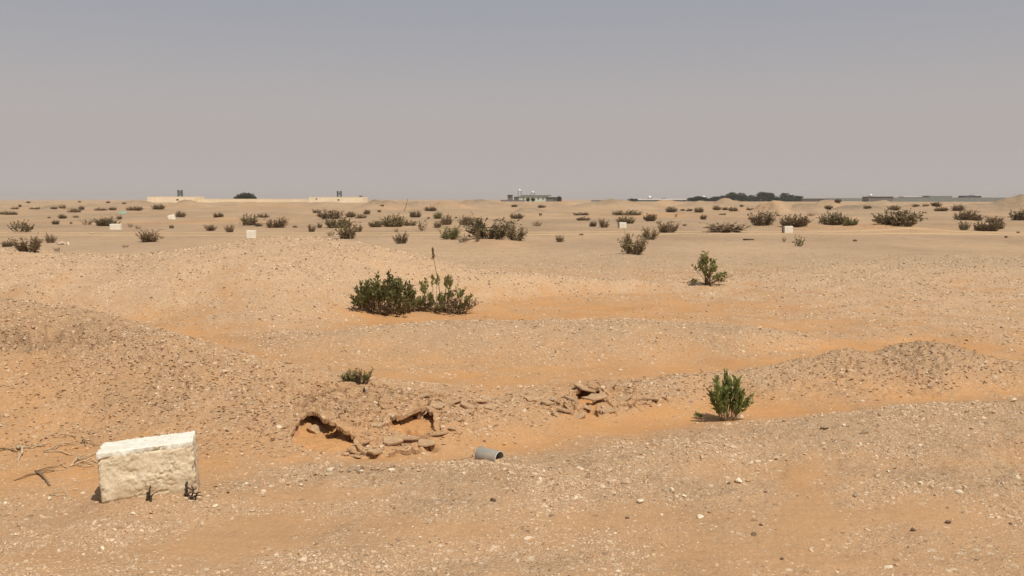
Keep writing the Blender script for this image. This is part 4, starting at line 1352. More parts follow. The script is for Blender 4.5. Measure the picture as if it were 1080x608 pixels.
def marker_block():
    P = first_hit([152], [531], smooth_h)[0]
    D = 4.75
    r = np.random.default_rng(3)
    root = link('marker_block', None, loc=(P[0] - .005, P[1] + .135, P[2] - .045), rot=Euler((radians(-1.5), radians(-3.6), radians(17)), 'XYZ'))
    tag(root, 'cream concrete marker block with a white top tilting in the sand', 'block')
    V, F = slab_geo(.475, .250, .325, .0065, .0045, 3, .0036, .007)
    # broken lower front corner
    q = (V[:, 0] - .265) * .9 + (V[:, 2] - .05) * -.8
    cut = np.maximum(0, (V[:, 0] - .155) / .085 * .6 + (.15 - V[:, 2]) / .15 * .6 - .55) * (V[:, 1] < -.05)
    V[:, 1] += .035 * np.clip(cut * 3, 0, 1) + .012 * np.clip(cut * 3, 0, 1) * perlin(V[:, 0] * 40, V[:, 2] * 40, 5)
    # mortar line a little above the foot
    line = np.exp(-((V[:, 2] - .085 - .016 * V[:, 0] / .26 - .006 * perlin(V[:, 0] * 9, V[:, 2] * 0 + 3, 8)) / .0045) ** 2) * (V[:, 1] < -.1) * (V[:, 0] < .1)
    V[:, 1] += .009 * line
    link('body', mesh_np('body', V, F, [M_FACE], smooth=True), root)
    V, F = slab_geo(.481, .256, .022, .0075, .0028, 5, .0012, .005)
    # ragged lower edge of the cap where it runs over the front
    low = V[:, 2] < .013
    V[:, 2] -= low * (.012 + .012 * fbm(V[:, 0] * 9, V[:, 1] * 0 + 2, 3, 6)) 
    V[:, 2] += .317
    link('cap', mesh_np('cap', V, F, [M_CAP], smooth=True), root)
marker_block()

# dead scrap of plant against the block
def twig_thing(name, label, px, py, paths, mat, cat, group=None, rad=.004, lift=.004, sides=5, zf=None):
    P = first_hit([px], [py], ground)[0]
    u = P[1] / FPX
    g = Geo()
    for pts, rr in paths:
        pts = np.array(pts, float) * u
        n = len(pts)
        t = np.linspace(0, n - 1, n * 4 - 3)
        Q = np.stack([np.interp(t, np.arange(n), pts[:, k]) for k in range(3)], 1)
        wob = np.random.default_rng(len(g.V) + int(px)).normal(0, .25 * u, Q.shape); wob[[0, -1]] = 0
        Q = Q + wob
        gz = ground(Q[:, 0] + P[0], Q[:, 1] + P[1]) - P[2]
        Q[:, 2] = Q[:, 2] + gz + lift
        g.tube(Q, 1.05 * np.linspace(rr, rr * .6, len(Q)) * (1 + .15 * np.sin(np.arange(len(Q)) * 2.1)), sides)
    o = link(name, g.mesh(name, [mat], True), loc=tuple(P))
    tag(o, label, cat, group)
    return o
M_DARKTWIG = simple_mat('charred_twig', (.07, .05, .035), .95, .3, 30)
# paths: x across, y away (both in hand widths of the view at that distance), z up
twig_thing('dead_sprig', 'blackened stub of a dead plant against the front of the marker block', 158, 529, [([(0, 0, 0), (0, -1, 5), (1, -1, 11), (1.5, -1, 17)], .006), ([(-2, -1, 0), (-1.5, -1, 6), (-2, -1, 9)], .008), ([(1, -1, 3), (4, -1, 7), (10, -2, 10)], .003), ([(2, -2, 0), (2, -2, 4), (3, -2, 7)], .006)], M_DARKTWIG, 'dead plant')
twig_thing('dead_sprig', 'tangle of dry blackish twigs heaped at the broken corner of the marker block', 201, 527, [([(-5, 2, 0), (-5, 1, 8), (-4, 2, 17)], .010), ([(-4, -2, 2), (1, -1, 8), (6, -2, 7), (12, -1, 9)], .004), ([(0, 0, 0), (3, 1, 9), (1, 2, 14)], .005), ([(2, -1, 1), (7, 0, 5), (13, 1, 4)], .004), ([(-3, -1, 12), (2, 0, 10), (7, 1, 12)], .004), ([(5, 0, 0), (7, 0, 6), (9, 1, 9)], .004), ([(-6, -1, 3), (-1, -2, 4), (4, -2, 2)], .005), ([(3, -2, 2), (6, -3, 5), (8, -2, 8)], .004)], M_DARKTWIG, 'dead plant')

G_TW = 'dead branches lying beside the marker block'
TW = [
 ('stick', 'straight dark stick reaching in from the picture edge', 9, 474.5, [([(-14, 0, 0), (-4, 0, 1), (9, -4, 0)], .006)]),
 ('branch', 'forked dead branch with a thick pale arm, farthest from the marker block', 27, 476, [([(-9, 5, 1), (-2, 0, 2), (2, -9, 1), (7, -24, 0)], .010), ([(-8, 5, 1), (0, 8, 1), (8, 8, 0)], .006), ([(2, 4, 0), (8, 10, 1), (12, 14, 0)], .004)]),
 ('branch', 'crooked dead branch lying aslant below the forked one', 46, 505, [([(-12, 12, 1), (0, 0, 1), (14, -18, 0)], .008), ([(-12, 12, 1), (-8, 20, 1), (-1, 34, 0)], .005), ([(-10, 10, 0), (-14, 2, 1), (-19, -6, 0)], .005), ([(-9, 8, 0), (-4, 14, 1), (0, 16, 0)], .005)]),
 ('twig', 'long thin pale twig lying level near the marker block', 62, 480, [([(-13, 4, 0), (0, 2, 1), (12, -4, 0)], .0045)]),
 ('twig', 'arched thin twig standing up behind the other branches', 68, 464, [([(-6, 0, 3), (0, 0, 7), (5, 0, 5), (8, 0, 0)], .0035), ([(-16, -4, 0), (-11, -2, 3), (-6, 0, 4)], .0045)]),
 ('twig', 'short bent twig between the level twig and the marker block', 78, 489, [([(-1, 16, 0), (0, 4, 2), (1, -8, 0)], .006), ([(0, 6, 1), (5, 14, 2), (8, 22, 0)], .004)]),
 ('twig', 'small curled twig in front of the pale level twig', 61, 496, [([(-6, 4, 0), (0, 6, 2), (6, 2, 0), (2, -2, 0), (-5, -1, 0)], .003)]),
 ('twig', 'flat twig loop lying closest to the marker foot', 62, 523, [([(-7, 0, 0), (-2, 3, 3), (3, 3, 3), (7, -1, 0)], .003), ([(-7, 0, 0), (0, -2, 0), (7, -1, 0)], .003)]),
 ('twig', 'cluster twig lying against the side of the marker block', 89, 491, [([(-9, -4, 0), (-2, 2, 2), (7, 0, 1)], .005), ([(-6, 4, 0), (2, 8, 2), (8, 4, 0)], .005), ([(-4, -2, 1), (3, -5, 1), (8, -2, 0)], .004)]),
 ('twig', 'dark twig higher up the sand behind the marker block', 90, 470, [([(-6, 8, 0), (0, 0, 2), (3, -6, 0)], .004), ([(-4, 0, 0), (2, 2, 2), (10, -4, 0)], .004)]),
 ('twig', 'pair of crossed thin twigs behind the level twig', 62, 472, [([(-7, -6, 0), (0, 2, 2), (6, 8, 0)], .004), ([(-2, -4, 0), (3, 4, 2), (9, 6, 0)], .0035)]),
]
M_TW2 = simple_mat('bleached_twig', (.50, .38, .24), .9, .25, 30)
for k, (nm, lab, px, py, paths) in enumerate(TW):
    paths = [([(1.45 * a, 1.45 * b, 1.6 * c) for a, b, c in pts], rr) for pts, rr in paths]
    twig_thing(nm, lab, px, py, paths, M_TWIG if k in (0, 2, 9) else M_TW2, 'twig', G_TW)

# grey plastic pipe end with a bit of wire
def pipe_end():
    P = first_hit([515], [486], ground)[0]
    u = P[1] / FPX
    m, nt, b = new_mat('grey_pvc')
    tc = N(nt, 'ShaderNodeTexCoord')
    n = noise(nt, 9, 5, tc.outputs['Object'])
    nt.links.new(ramp(nt, n.outputs['Fac'], [(.35, (.24, .225, .195)), (.52, (.33, .30, .25)), (.66, (.43, .345, .25))]), b.inputs['Base Color'])
    b.inputs['Roughness'].default_value = .55
    rim = simple_mat('pale_cut_edge', (.52, .51, .47), .7, .15, 20)
    root = link('pipe', None, loc=(P[0] + 1 * u, P[1] + .05, P[2] + .006), rot=(0, radians(1), radians(-36)))
    tag(root, 'short grey plastic pipe end half buried in the sand trough', 'pipe')
    R, t, L, S = .047, .005, .15, 40
    g = Geo()
    a = np.arange(S) * 2 * pi / S
    ring = lambda x, r: np.stack([np.full(S, x), r * np.cos(a), r * np.sin(a)], 1)
    k = np.arange(S); k2 = (k + 1) % S
    xs = np.linspace(-L / 2, L / 2, 8)
    g.add(np.concatenate([ring(x, R) for x in xs] + [ring(x, R - t) for x in xs[::-1]]), np.concatenate([np.stack([j * S + k, (j + 1) * S + k, (j + 1) * S + k2, j * S + k2], 1) for j in range(15) if j != 7]))
    link('tube', g.mesh('tube', [m], True), root)
    for x, d in ((L / 2, .0015), (-L / 2, -.0015)):
        ge = Geo(); ge.add(np.concatenate([ring(x, R + .0006), ring(x + d, R + .0006), ring(x + d, R - t - .0006), ring(x, R - t - .0006)]), np.concatenate([np.stack([j * S + k, (j + 1) * S + k, (j + 1) * S + k2, j * S + k2], 1) for j in range(3)]))
        link('cut_edge', ge.mesh('cut_edge', [rim], True), root)
pipe_end()
twig_thing('straw', 'bleached straw sticking out from the closed end of the grey pipe', 495, 484, [([(-9, -3, 0), (-2, -1, 1), (5, 2, 6), (6, 2, 9)], .003)], M_TW2, 'twig')

# loose stones and lumps of earth large enough to pick out
M_ST = {
 'pale': simple_mat('pale_limestone', (.68, .58, .42), .85, .15, 2.5, .0016, 4),
 'tan': simple_mat('tan_stone', (.50, .365, .235), .9, .2, 2.5, .0016, 4),
 'grey': simple_mat('grey_brown_stone', (.33, .24, .155), .9, .25, 2.5, .0016, 4),
 'dark': simple_mat('dark_flint', (.18, .12, .075), .8, .25, 2.5, .0012, 4),
 'earth': simple_mat('dry_earth', (.42, .275, .155), .95, .25, 2.5, .003, 4),
}
ROCKS = [rock_mesh('stone', 40 + k, 2, (.62, .5, .75, .45)[k % 4], .25) for k in range(8)]
_rk = {}
def rock_of(k, mat):
    key = (k % 8, mat)
    if key not in _rk:
        me = ROCKS[k % 8].copy(); me.materials.clear(); me.materials.append(M_ST[mat]); _rk[key] = me
    return _rk[key]
STONES = [  # column, row, width, height, stuff, name, label
 (779, 511, 11, 8, 'pale', 'stone', 'largest pale pointed stone on the near gravel bank'),
 (769, 512, 5, 3.5, 'dark', 'stone', 'dark stone beside the largest pale pointed stone'),
 (660, 512, 9, 7, 'tan', 'stone', 'rounded tan stone on the near gravel bank, west of the pale pointed stone'),
 (677, 532, 10, 7, 'pale', 'stone', 'pale square stone below the rounded tan one'),
 (739, 547, 12, 4.5, 'pale', 'stone', 'flat long pale stone on bare sand below the near gravel bank'),
 (722, 525.5, 6, 4.5, 'pale', 'stone', 'small bright stone between the pale square and the pale pointed stones'),
 (709, 518.5, 6, 4, 'pale', 'stone', 'small bright stone uphill of the pale square one'),
 (795, 566, 8, 4.5, 'dark', 'stone', 'dark flat stone on the bare near sand'),
 (803, 555, 6, 3.5, 'dark', 'stone', 'smaller dark stone just uphill of the dark flat one'),
 (825, 591, 6, 3.5, 'dark', 'stone', 'dark chip lowest on the bare near sand'),
 (582, 546.5, 6, 5, 'grey', 'stone', 'round brown stone low on the gravel near the bottom'),
 (663, 548, 6, 5, 'grey', 'stone', 'round brown stone below the pale square stone'),
 (227, 536, 9, 4.5, 'pale', 'stone', 'pale flat stone east of the marker block foot'),
 (140, 544.5, 6, 5, 'pale', 'stone', 'pale pebble in front of the marker block'),
 (107, 581, 7, 5, 'pale', 'stone', 'pale pebble straight below the marker block near the bottom'),
 (51, 528.5, 5, 6, 'pale', 'stone', 'narrow pale stone west of the marker block shadow'),
 (317, 514, 7, 4.5, 'pale', 'stone', 'pale stone at the low end of the stone line before the pipe'),
 (365, 482, 9, 5, 'tan', 'stone', 'tan stone where the trough meets the cracked crust'),
 (520, 529.5, 7, 6, 'dark', 'stone', 'dark reddish stone on the gravel in front of the pipe'),
 (332, 588, 6, 4, 'pale', 'stone', 'pale chip in the bottom gravel patch'),
 (926, 504, 9, 4.5, 'tan', 'stone', 'flat tan stone on the far end of the near bank'),
 (972, 512, 8, 5, 'pale', 'stone', 'pale stone at the upper edge of the dark pebbled patch'),
 (1014, 522.5, 10, 4.5, 'pale', 'stone', 'long pale stone before the dark pebbled patch'),
 (902, 525, 7, 6, 'grey', 'stone', 'brown knob of stone below the flat tan stone'),
 (964, 561, 8, 5, 'dark', 'stone', 'dark stone on the bare slope near the bottom corner'),
 (1001, 553, 9, 5, 'dark', 'stone', 'dark stone uphill of the other one on the bare slope'),
 (938, 601, 9, 6, 'pale', 'stone', 'pale cracked stone at the bottom border'),
 (1071, 424, 8, 5, 'pale', 'stone', 'bright stone among the stones at the end of the orange trough'),
 (687, 407, 5, 4.5, 'pale', 'stone', 'single white stone behind the broken crust ridge'),
 (331, 459.5, 21, 13, 'earth', 'clod', 'big lump of earth fallen into the first hollow'),
 (442.5, 443.5, 11, 11, 'earth', 'clod', 'round lump of earth under the lip of the second hollow'),
 (618, 434, 15, 9, 'earth', 'clod', 'lump of earth in the mouth of the third hollow'),
 (376, 485, 13, 5, 'earth', 'clod', 'flat slab of earth at the foot of the cracked crust'),
 (385, 477, 12, 6, 'earth', 'clod', 'upper slab of earth at the foot of the cracked crust'),
 (436, 419, 10, 6, 'earth', 'clod', 'knob of earth on top of the cracked crust'),
 (486, 447, 15, 9, 'earth', 'clod', 'crumbled lump at the end of the first cracked crust'),
 (497, 438, 14, 7, 'earth', 'clod', 'crumbled lump behind the end of the first cracked crust'),
 (478, 457, 13, 6, 'earth', 'clod', 'crumbled lump below the end of the first cracked crust'),
 (586, 441, 12, 6, 'earth', 'clod', 'crumbled lump before the broken crust ridge'),
 (598, 427, 12, 6, 'earth', 'clod', 'crumbled lump at the start of the broken crust ridge'),
 (657, 435, 14, 6, 'earth', 'clod', 'edge slab hanging on the front of the broken crust ridge'),
 (582, 425, 9, 5, 'grey', 'clod', 'dark crumb of earth west of the broken crust ridge'),
 (913, 458, 9, 6, 'grey', 'clod', 'dark lump on the bank top beyond the green plant'),
 (872, 453, 12, 5, 'grey', 'clod', 'dark flat lump on the bank top just beyond the green plant'),
]
def place_stones():
    hits = first_hit([s[0] for s in STONES], [s[1] for s in STONES], ground)
    r = np.random.default_rng(77)
    for k, (px, py, w, h, mat, nm, label) in enumerate(STONES):
        P = hits[k]; u = P[1] / FPX
        sx, sz = w * u / 2 / .93, h * u / 2 / .55
        o = link(nm, rock_of(k, mat), loc=(P[0], P[1] + sx * .5, P[2] + h * u * .28), rot=(r.normal(0, .2), r.normal(0, .15), r.uniform(-.5, .5) + (pi if k % 2 else 0)), scale=(sx, sx * .95, sz))
        tag(o, label, nm if nm == 'stone' else 'clod', 'stones and lumps one can pick out near by')
    # smaller stones of the banks
    n = 110
    x, y, R, rr = sample_ground(6000, 3.9, 9.0, 93)
    z, g, c = ground(x, y, want=True)
    m = np.flatnonzero(rr.random(len(x)) < np.clip(g ** 2, .02, 1))[:n]
    for i in m:
        u = R[i] / FPX
        w = rr.uniform(3.2, 6.0) * u / 2
        mat = ('pale', 'tan', 'tan', 'grey', 'pale', 'dark')[rr.integers(0, 6)]
        o = link('stone', rock_of(int(rr.integers(0, 8)), mat), loc=(x[i], y[i], z[i] + w * .25), rot=(rr.normal(0, .3), rr.normal(0, .3), rr.uniform(0, 6.28)), scale=(w, w * rr.uniform(.7, 1), w * rr.uniform(.7, 1.1)))
        adj = {'pale': 'pale cream', 'tan': 'tan', 'grey': 'dull brown', 'dark': 'dark'}[mat]
        side = ('beyond the pipe, towards the green plant' if x[i] > .25 else 'on the marker block side of the pipe') if R[i] < 6.4 else 'on the ridge behind the orange trough'
        tag(o, f'thumb-sized {adj} stone in the gravel {side}', 'stone', 'small stones of the near gravel banks')
place_stones()

# slabs of the broken crust, lifted and tilted along the cracked ridge
def slab_mesh(seed):
    r = np.random.default_rng(seed)
    n = 8
    a = (np.arange(n) + r.uniform(-.42, .42, n)) * 2 * pi / n
    rad = r.uniform(.55, 1.1, n)
    out = np.stack([np.cos(a) * rad, np.sin(a) * rad * .8], 1)
    rings = [(.93, 0), (1.0, .5), (.96, 1.0), (.6, 1.0), (.25, 1.0)]
    V = []
    for s, z in rings:
        V.append(np.stack([out[:, 0] * s, out[:, 1] * s, z + r.normal(0, .07, n)], 1))
    V.append(np.array([[0, 0, 1.0]])); V.append(np.array([[0, 0, 0]]))
    V = np.concatenate(V)
    k = np.arange(n); k2 = (k + 1) % n
    Q = np.concatenate([np.stack([j * n + k, j * n + k2, (j + 1) * n + k2, (j + 1) * n + k], 1) for j in range(4)])
    T = np.concatenate([np.stack([4 * n + k, 4 * n + k2, np.full(n, 5 * n)], 1), np.stack([k2, k, np.full(n, 5 * n + 1)], 1)])
    return mesh_np('crust_plate', V, [Q, T], [M_ST['crust']])
M_ST['crust'] = simple_mat('dry_crust', (.43, .28, .158), .95, .2, 2.5, .003, 4, coord='Object')
SLABS = [(383, 472, 17, 'lowest slab of the first cracked crust, jutting over the trough'), (394, 480, 16, 'flat slab of crust lying at the edge of the trough'), (372, 480, 13, 'cracked slab of crust just past the first hollow'),
 (412, 470, 20, 'broad slab of crust between the two hollows and the trough'), (432, 466, 20, 'slab of crust below the second hollow'), (448, 470, 18, 'slab of crust sloping down from the second hollow to the trough'), (462, 461, 16, 'slab of crust past the lower corner of the second hollow'),
 (398, 453, 15, 'slab of crust wedged between the two hollows'), (470, 447, 16, 'slab of crust at the near end of the rubbly crust tail'), (462, 431, 16, 'lifted slab of crust behind the second hollow'), (477, 427, 18, 'long lifted slab at the back of the rubbly crust tail'), (492, 431, 15, 'slab of crust in the middle of the rubbly tail'), (507, 427, 16, 'thin slab of crust at the back end of the rubbly tail'), (518, 432, 13, 'last slab of the rubbly crust tail'), (447, 420, 15, 'slab of crust lifted beside the knob of earth'),
 (616, 414, 24, 'big dark lifted slab over the third hollow'), (628, 424, 22, 'second lifted slab leaning into the third hollow'), (640, 412, 20, 'slab of crust behind the third hollow'), (604, 424, 15, 'small slab before the third hollow'), (640, 436, 20, 'slab of crust below the third hollow'), (655, 425, 22, 'broad slab in the middle of the broken crust ridge'), (672, 430, 20, 'front slab of the broken crust ridge with a dark underside'), (688, 424, 18, 'slab near the end of the broken crust ridge'), (704, 421, 15, 'last slab of the broken crust ridge'), (596, 436, 14, 'stray slab before the broken crust ridge'), (576, 428, 12, 'stray slab on bare sand between the two crusts'), (612, 442, 14, 'flat slab at the foot of the broken crust ridge'), (560, 424, 11, 'lone slab farthest out between the two crusts')]
def place_slabs():
    hits = first_hit([s[0] for s in SLABS], [s[1] for s in SLABS], lambda x, y: ground(x, y, crust=True))
    meshes = [slab_mesh(900 + k) for k in range(7)]
    r = np.random.default_rng(55)
    for k, (px, py, w, label) in enumerate(SLABS):
        P = hits[k]; u = P[1] / FPX
        s = w * u / 2
        big = 1.0 if k not in (15, 16) else 1.5
        o = link('crust_plate', meshes[k % 7], loc=(P[0], P[1] + s * .5, P[2] + .004 + .010 * (big > 1)), rot=(r.uniform(-.38, .10) * big, r.normal(0, .15), r.uniform(-.5, .5) + pi * (k % 2)), scale=(s * 1.4, s * 1.35, .013 + .006 * r.random()))
        tag(o, label, 'crust plate', 'broken slabs of earth crust')
place_slabs()

# stone line along the trough edge before the pipe
def stone_line():
    r = np.random.default_rng(12)
    pts = np.array([(232, 518), (262, 513), (300, 511), (325, 506), (352, 499), (378, 497), (400, 495), (424, 496)], float)
    t = np.linspace(0, len(pts) - 1, 44)
    px = np.interp(t, np.arange(len(pts)), pts[:, 0]) + r.normal(0, 3, 44)
    py = np.interp(t, np.arange(len(pts)), pts[:, 1]) + r.normal(0, 1.6, 44)
    H = first_hit(px, py, ground)
    for k in range(44):
        u = H[k][1] / FPX
        w = r.uniform(3.4, 8.0) * u / 2 * (1.15 if px[k] > 330 else .8)
        mt = ('tan', 'grey', 'pale', 'earth', 'grey')[r.integers(0, 5)]
        o = link('stone', rock_of(int(r.integers(0, 8)), mt), loc=(H[k][0], H[k][1], H[k][2] + w * .3), rot=(r.normal(0, .3), r.normal(0, .3), r.uniform(0, 6.28)), scale=(w, w * r.uniform(.7, 1), w * r.uniform(.7, 1.2)))
        adj = {'tan': 'tan', 'grey': 'dull brown', 'pale': 'pale cream', 'earth': 'earthy'}[mt]
        end = 'by the marker block' if px[k] < 300 else ('below the first hollow' if px[k] < 372 else 'nearest the pipe')
        tag(o, f'{adj} stone of the line edging the orange trough, {end}', 'stone', 'line of stones along the trough edge')
stone_line()

# ------------------------------------------------------------------ markers and litter out on the plain
M_WHITE = simple_mat('weathered_white_paint', (.80, .74, .61), .9, .08, 6, .004, 30)
M_SIDE = simple_mat('dark_side_brown', (.22, .17, .12), .9, .2, 6)  # dark brown for the side piece of two markers
M_CREAM = simple_mat('cream_render', (.84, .71, .51), .92, .08, .6, .01, 4)
M_CREAM2 = simple_mat('deeper_cream_wall', (.82, .67, .46), .92, .08, .6)  # slightly deeper cream, the compound wall's own even colour
M_DARKM = simple_mat('dark_painted_metal', (.06, .06, .065), .7, .2, 3)
M_GREYG = simple_mat('grey_green_sheet', (.20, .215, .185), .8, .12, .4)
M_PGREEN = simple_mat('pale_green_render', (.58, .63, .50), .9, .08, .5)
M_GREY = simple_mat('grey_block_wall', (.17, .155, .145), .9, .15, .4)
M_WROOF = simple_mat('white_sheet_roof', (.80, .79, .76), .6, .06, .5)
M_GLASS = simple_mat('dark_window', (.03, .035, .04), .3, .2, 2, spec=.5)
M_GREENSC = simple_mat('faded_green_plastic', (.25, .36, .27), .7, .2, 6)

def ray_xy(px, Y): return (px - 540.0) / FPX / (cos(PITCH) + (94.0 / FPX) * sin(PITCH)) * Y
def ray_z(py, Y):
    yc = -(py - 304.0) / FPX
    return CAMZ + Y * (yc * cos(PITCH) - sin(PITCH)) / (cos(PITCH) + yc * sin(PITCH))

def small_block(label, px, py, w, h, yaw, roll, side):
    P = first_hit([px], [py], ground)[0]
    u = P[1] / FPX
    W, H = w * u, (h + 1.2) * u
    V, F = slab_geo(W, W * .55, H, W / 14, W * .012, int(px) % 50, 0, W * .012)
    root = link('marker_block', None, loc=(P[0], P[1] + W * .27, P[2] - 1.2 * u), rot=(0, radians(roll), radians(yaw)))
    link('body', mesh_np('body', V, F, [M_WHITE], smooth=True), root)
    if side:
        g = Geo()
        g.box(-W / 2 - W * .16, -W / 2 - .02 * W, -W * .26, W * .26, 0, H * .95)  # thin dark box set along one side of the block
        link('dark_side', g.mesh('dark_side', [M_SIDE]), root)
    tag(root, label, 'block', 'marker blocks out on the plain')
small_block('small white marker block before the dense dark dome shrub', 121, 242.5, 11, 6, 5, 0, False)
small_block('cream marker block standing just behind the gravel mound crest', 264.5, 251.5, 9.5, 8, 4, 1, False)
small_block('small marker block with a dark side among shrubs in mid plain', 657, 240.8, 7.5, 6, 0, 0, True)
small_block('white marker block with a dark side beside the pale track', 832, 245.8, 9, 7, 0, -1, True)
small_block('toppled pale block leaning beside a dark brown shrub', 181, 231.5, 7, 4.5, 20, -14, False)

def rubble(name, label, px, py, w, h, n, mat, seed):
    P = first_hit([px], [py], ground)[0]
    u = P[1] / FPX
    r = np.random.default_rng(seed)
    root = link(name, None, loc=tuple(P))
    for k in range(n):
        s = h * u * r.uniform(.3, .55)
        x = r.normal(0, w * u * .26)
        me = rock_of(k + seed, 'pale') if mat is None else None
        o = link('chunk', me, root, loc=(x, r.normal(0, w * u * .12), s * .4 + (h * u * .35 if abs(x) < w * u * .15 and n > 6 else 0)), rot=(r.normal(0, .4), r.normal(0, .4), r.uniform(0, 6)), scale=(s * 1.6, s, s))
    tag(root, label, 'rubble')
rubble('rubble_heap', 'heap of white rubble on the plain by an upright brown shrub', 67, 258.5, 10, 5, 9, None, 1)
rubble('rubble_row', 'flat row of white rubble lying before the small white marker block', 97, 247.3, 21, 2.2, 7, None, 4)

def sheet_scrap():
    P = first_hit([129], [225.5], ground)[0]; u = P[1] / FPX
    a, b = np.meshgrid(np.linspace(-.5, .5, 10), np.linspace(-.5, .5, 8), indexing='ij')
    V = np.stack([a.ravel() * 9 * u, b.ravel() * 6 * u, (.9 + .5 * np.sin(a.ravel() * 9 + b.ravel() * 4)) * u * 1.6 * (1 - 1.2 * np.abs(a.ravel()))], 1)
    i, j = np.meshgrid(np.arange(9), np.arange(7), indexing='ij')
    F = np.stack([i * 8 + j, (i + 1) * 8 + j, (i + 1) * 8 + j + 1, i * 8 + j + 1], -1).reshape(-1, 4)
    o = link('plastic_sheet', mesh_np('plastic_sheet', V, F, [M_GREENSC], smooth=True), loc=tuple(P), rot=(.35, 0, .3))
    o.modifiers.new('thickness', 'SOLIDIFY').thickness = .02
    tag(o, 'crumpled scrap of faded green plastic on the far sand', 'scrap')
sheet_scrap()

def lying_log():
    P = first_hit([789.5], [253.6], ground)[0]; u = P[1] / FPX
    t = np.linspace(0, 1, 9)[:, None]
    path = np.concatenate([(-6 + 12 * t) * u, .6 * u * np.sin(t * 3), (.7 + .15 * np.sin(t * 7)) * u], 1)
    g = Geo(); g.tube(path, np.array([.5, .9, .95, .85, .9, .8, .9, .7, .4]) * u, 7)
    tag(link('log', g.mesh('log', [M_DARKTWIG], True), loc=tuple(P)), 'dark log lying flat on the bare plain beside the pale track', 'log')
lying_log()

def dead_stem():
    P = first_hit([426], [223], ground)[0]; u = P[1] / FPX
    t = np.linspace(0, 1, 7)[:, None]
    g = Geo(); g.tube(np.concatenate([5 * u * t, 0 * t, 14 * u * t], 1) + np.array([.4 * u, 0, 0]) * np.sin(t * 5), np.linspace(.35, .2, 7) * u, 5)
    tag(link('pole', g.mesh('pole', [M_TWIG], True), loc=tuple(P)), 'thin bare pole leaning on the far dune above the long olive thicket', 'pole')
dead_stem()

# the pale wheel track across the plain
def dirt_track():
    xs = np.linspace(-75, 75, 500)
    for off, w in ((0, 1.0), (2.3, .8)):
        yc = 37.6 + off + .9 * np.sin(xs * .05 + .6) + .4 * np.sin(xs * .21)
        V, n = [], 6
        for k in range(n):
            y = yc + (k / (n - 1) - .5) * w + .12 * perlin(xs * .9, xs * 0 + k, 7)
            z = ground(xs, y) + .012 - (.03 if k in (0, n - 1) else 0)
            V.append(np.stack([xs, y, z], 1))
        V = np.concatenate(V)
        i, j = np.meshgrid(np.arange(n - 1), np.arange(len(xs) - 1), indexing='ij')
        F = np.stack([i * len(xs) + j, i * len(xs) + j + 1, (i + 1) * len(xs) + j + 1, (i + 1) * len(xs) + j], -1).reshape(-1, 4)
        o = link('dirt_track', mesh_np('dirt_track', V, F, [M_TRACK], smooth=True))
        tag(o, kind='structure')
M_TRACK = simple_mat('pale_track_sand', (.50, .34, .188), .95, .06, 3, coord='Object')
dirt_track()

# ------------------------------------------------------------------ buildings and trees along the horizon
def box_part(name, parent, mat, px0, px1, pyt, pyb, Y, depth, dy=0.0, sink=0.0, origin=(0, 0, 0)):
    g = Geo()
    x0, x1 = ray_xy(px0, Y), ray_xy(px1, Y)
    zt, zb = ray_z(pyt, Y), ray_z(pyb, Y) - sink
    g.box(x0 - origin[0], x1 - origin[0], Y + dy - origin[1], Y + dy + depth - origin[1], zb - origin[2], zt - origin[2])
    return link(name, g.mesh(name, [mat]), parent)

def at_far(px, Y):
    x = ray_xy(px, Y)
    return (x, Y, float(ground(np.array([x]), np.array([Y]))[0]))

def far_building(name, label, cat, Y, px0, px1, pyt, mat, depth=8, roof=None, roofpx=.5, over=.4, openings=(), extra=(), base=216.0, group=None):
    """a long low building: walls, roof slab, and its doors and windows set into the front"""
    o = at_far((px0 + px1) / 2, Y)
    root = link(name, None, loc=o); tag(root, label, cat, group)
    box_part('wall', root, mat, px0, px1, pyt, base, Y, depth, origin=o, sink=1.0)
    if roof is not None:
        box_part('roof', root, roof, px0 - over, px1 + over, pyt - roofpx, pyt - .01, Y, depth + 2 * over, dy=-over, origin=o)
    for nm, a, b, t, bt in openings:
        p = box_part(nm, root, M_GLASS, a, b, t, bt, Y, .12, dy=-.08, origin=o)
    for nm, m, a, b, t, bt, dy, dp in extra:
        box_part(nm, root, m, a, b, t, bt, Y, dp, dy=dy, origin=o)
    return root

G_CREAM = 'cream compound along the horizon'
far_building('compound_building', 'cream flat building with a frame on its roof at the open end of the wall', 'building', 300, 155, 206, 207.8, M_CREAM, 9, M_CREAM, .3, .03, [('window', 186, 188.4, 210.3, 211.6)], group=G_CREAM)
far_building('compound_wall', 'long low cream wall between the two cream buildings', 'wall', 303, 206.6, 327, 210.2, M_CREAM2, .5, M_CREAM, .25, .03, group=G_CREAM)
far_building('compound_building', 'cream flat building with a frame on its roof near the bare dune', 'building', 300, 326, 383, 208.2, M_CREAM, 9, M_CREAM, .3, .03, [('window', 356, 358, 210.4, 211.6), ('window', 333, 334.5, 209.4, 210.6)], group=G_CREAM)

